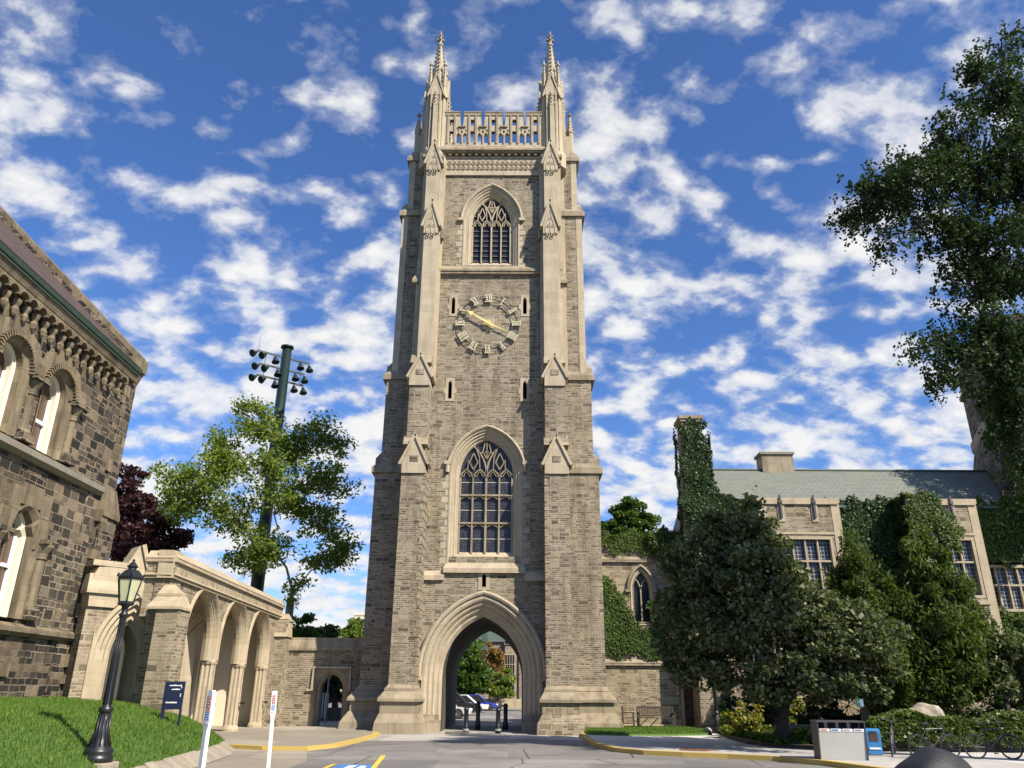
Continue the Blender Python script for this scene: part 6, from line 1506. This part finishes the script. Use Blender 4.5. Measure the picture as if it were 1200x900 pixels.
# ================================================================== SKY, SUN, CAMERA
w=bpy.data.worlds.new('World');sc.world=w;w.use_nodes=True;nt=w.node_tree
for n_ in list(nt.nodes):nt.nodes.remove(n_)
AZ=48.;ELV=42.
sky=N(nt,'ShaderNodeTexSky',sky_type='NISHITA');sky.sun_disc=False;sky.sun_elevation=R(ELV);sky.sun_rotation=R(180-AZ);sky.air_density=1.0;sky.dust_density=.3;sky.ozone_density=3.0
tc=N(nt,'ShaderNodeTexCoord');sp=N(nt,'ShaderNodeSeparateXYZ');L(nt,tc.outputs['Generated'],sp.inputs[0])
zz=mth(nt,'ADD',mth(nt,'MAXIMUM',sp.outputs[2],0.0),.42)
px=mth(nt,'DIVIDE',sp.outputs[0],zz);py=mth(nt,'DIVIDE',sp.outputs[1],zz)
cb=N(nt,'ShaderNodeCombineXYZ');L(nt,px,cb.inputs[0]);L(nt,py,cb.inputs[1])
mp=N(nt,'ShaderNodeMapping',inp={'Location':(3.1,1.7,0),'Rotation':(0,0,R(-28)),'Scale':(1,1.25,1)});L(nt,cb.outputs[0],mp.inputs[0])
n1=noise(nt,mp.outputs[0],9.5,10,.6,.1)     # puffs
n2=noise(nt,mp.outputs[0],2.6,3,.5,.3)     # banks
n3=noise(nt,mp.outputs[0],20.,5,.6,.3)
def gauss(x0,y0,r,amp):
    d2=mth(nt,'ADD',mth(nt,'POWER',mth(nt,'SUBTRACT',px,x0),2),mth(nt,'POWER',mth(nt,'SUBTRACT',py,y0),2))
    return mth(nt,'MULTIPLY',mth(nt,'EXPONENT',mth(nt,'MULTIPLY',d2,-1/(r*r))),amp)
vo=N(nt,'ShaderNodeTexVoronoi',feature='SMOOTH_F1',inp={'Scale':14.5,'Smoothness':.5})
wn=N(nt,'ShaderNodeTexNoise',inp={'Scale':5.,'Detail':4});L(nt,mp.outputs[0],wn.inputs['Vector'])
wv=vm(nt,'SCALE',wn.outputs[1]);wv.node.inputs[3].default_value=.22
L(nt,vm(nt,'ADD',mp.outputs[0],wv),vo.inputs['Vector'])
puff=mth(nt,'SUBTRACT',.5,vo.outputs[0])
cov=mth(nt,'ADD',mth(nt,'MULTIPLY',n1,.62),mth(nt,'MULTIPLY',n2,.30));cov=mth(nt,'ADD',cov,mth(nt,'MULTIPLY',n3,.10));cov=mth(nt,'ADD',cov,mth(nt,'MULTIPLY',puff,.26))
cov=mth(nt,'ADD',cov,.012)
low=mth(nt,'MULTIPLY',mth(nt,'SUBTRACT',1,mth(nt,'MULTIPLY',sp.outputs[2],1.6),clamp=True),.10)
cov=mth(nt,'ADD',cov,low)
back=mth(nt,'MULTIPLY',mth(nt,'MULTIPLY_ADD',py,-2.5,-.1,clamp=True),-.12);cov=mth(nt,'ADD',cov,back)  # unseen clouds behind the camera thinned out to weaken the fill light
for g in SKYG: cov=mth(nt,'ADD',cov,gauss(*g))
cl=ramp(nt,cov,[(.485,0.),(.54,.2),(.595,.72),(.67,1.)])
shade=ramp(nt,mth(nt,'ADD',mth(nt,'MULTIPLY',n1,.6),mth(nt,'MULTIPLY',n3,.4)),[(.34,(6.6,7.3,8.8)),(.54,(10.6,10.6,10.6))])
skc=mixc(nt,1,sky.outputs[0],SKYT,'MULTIPLY')
hz=mth(nt,'MULTIPLY',mth(nt,'POWER',mth(nt,'SUBTRACT',1,mth(nt,'MAXIMUM',sp.outputs[2],0)),6),.35)
mixed=mixc(nt,cl,skc,shade)
bg=N(nt,'ShaderNodeBackground',inp={1:.05});L(nt,mixed,bg.inputs[0]);wo=N(nt,'ShaderNodeOutputWorld');L(nt,bg.outputs[0],wo.inputs[0])
sd=bpy.data.lights.new('sun','SUN');sd.energy=5.0;sd.angle=R(.53);sd.color=(1,.9,.76)
so=bpy.data.objects.new('sun',sd);C.objects.link(so)
dv=Vector((math.sin(R(AZ))*math.cos(R(ELV)),-math.cos(R(AZ))*math.cos(R(ELV)),math.sin(R(ELV))))
so.rotation_euler=dv.to_track_quat('Z','Y').to_euler();so.location=dv*50+Vector((0,0,20))
cd=bpy.data.cameras.new('camera');co=bpy.data.objects.new('camera',cd);C.objects.link(co);sc.camera=co
cd.sensor_fit='HORIZONTAL';cd.sensor_width=36;cd.lens=36*904/1200;cd.clip_end=3000;cd.clip_start=.1
f=Vector((-math.sin(YAW)*math.cos(PITCH),math.cos(YAW)*math.cos(PITCH),math.sin(PITCH)))
rt=Vector((math.cos(YAW),math.sin(YAW),0));upv=rt.cross(f)
rt2=rt*math.cos(ROLL)-upv*math.sin(ROLL)*-1;up2=upv*math.cos(ROLL)-rt*math.sin(ROLL)
Mc=Matrix((rt2,up2,-f)).transposed().to_4x4();Mc.translation=(0,0,EYE);co.matrix_world=Mc
sc.render.engine='CYCLES';sc.render.resolution_x=1024;sc.render.resolution_y=768
sc.view_settings.view_transform='Standard';sc.view_settings.look='None';sc.view_settings.gamma=1;sc.view_settings.exposure=.8
sc.cycles.max_bounces=6;sc.cycles.diffuse_bounces=2;sc.cycles.transparent_max_bounces=8
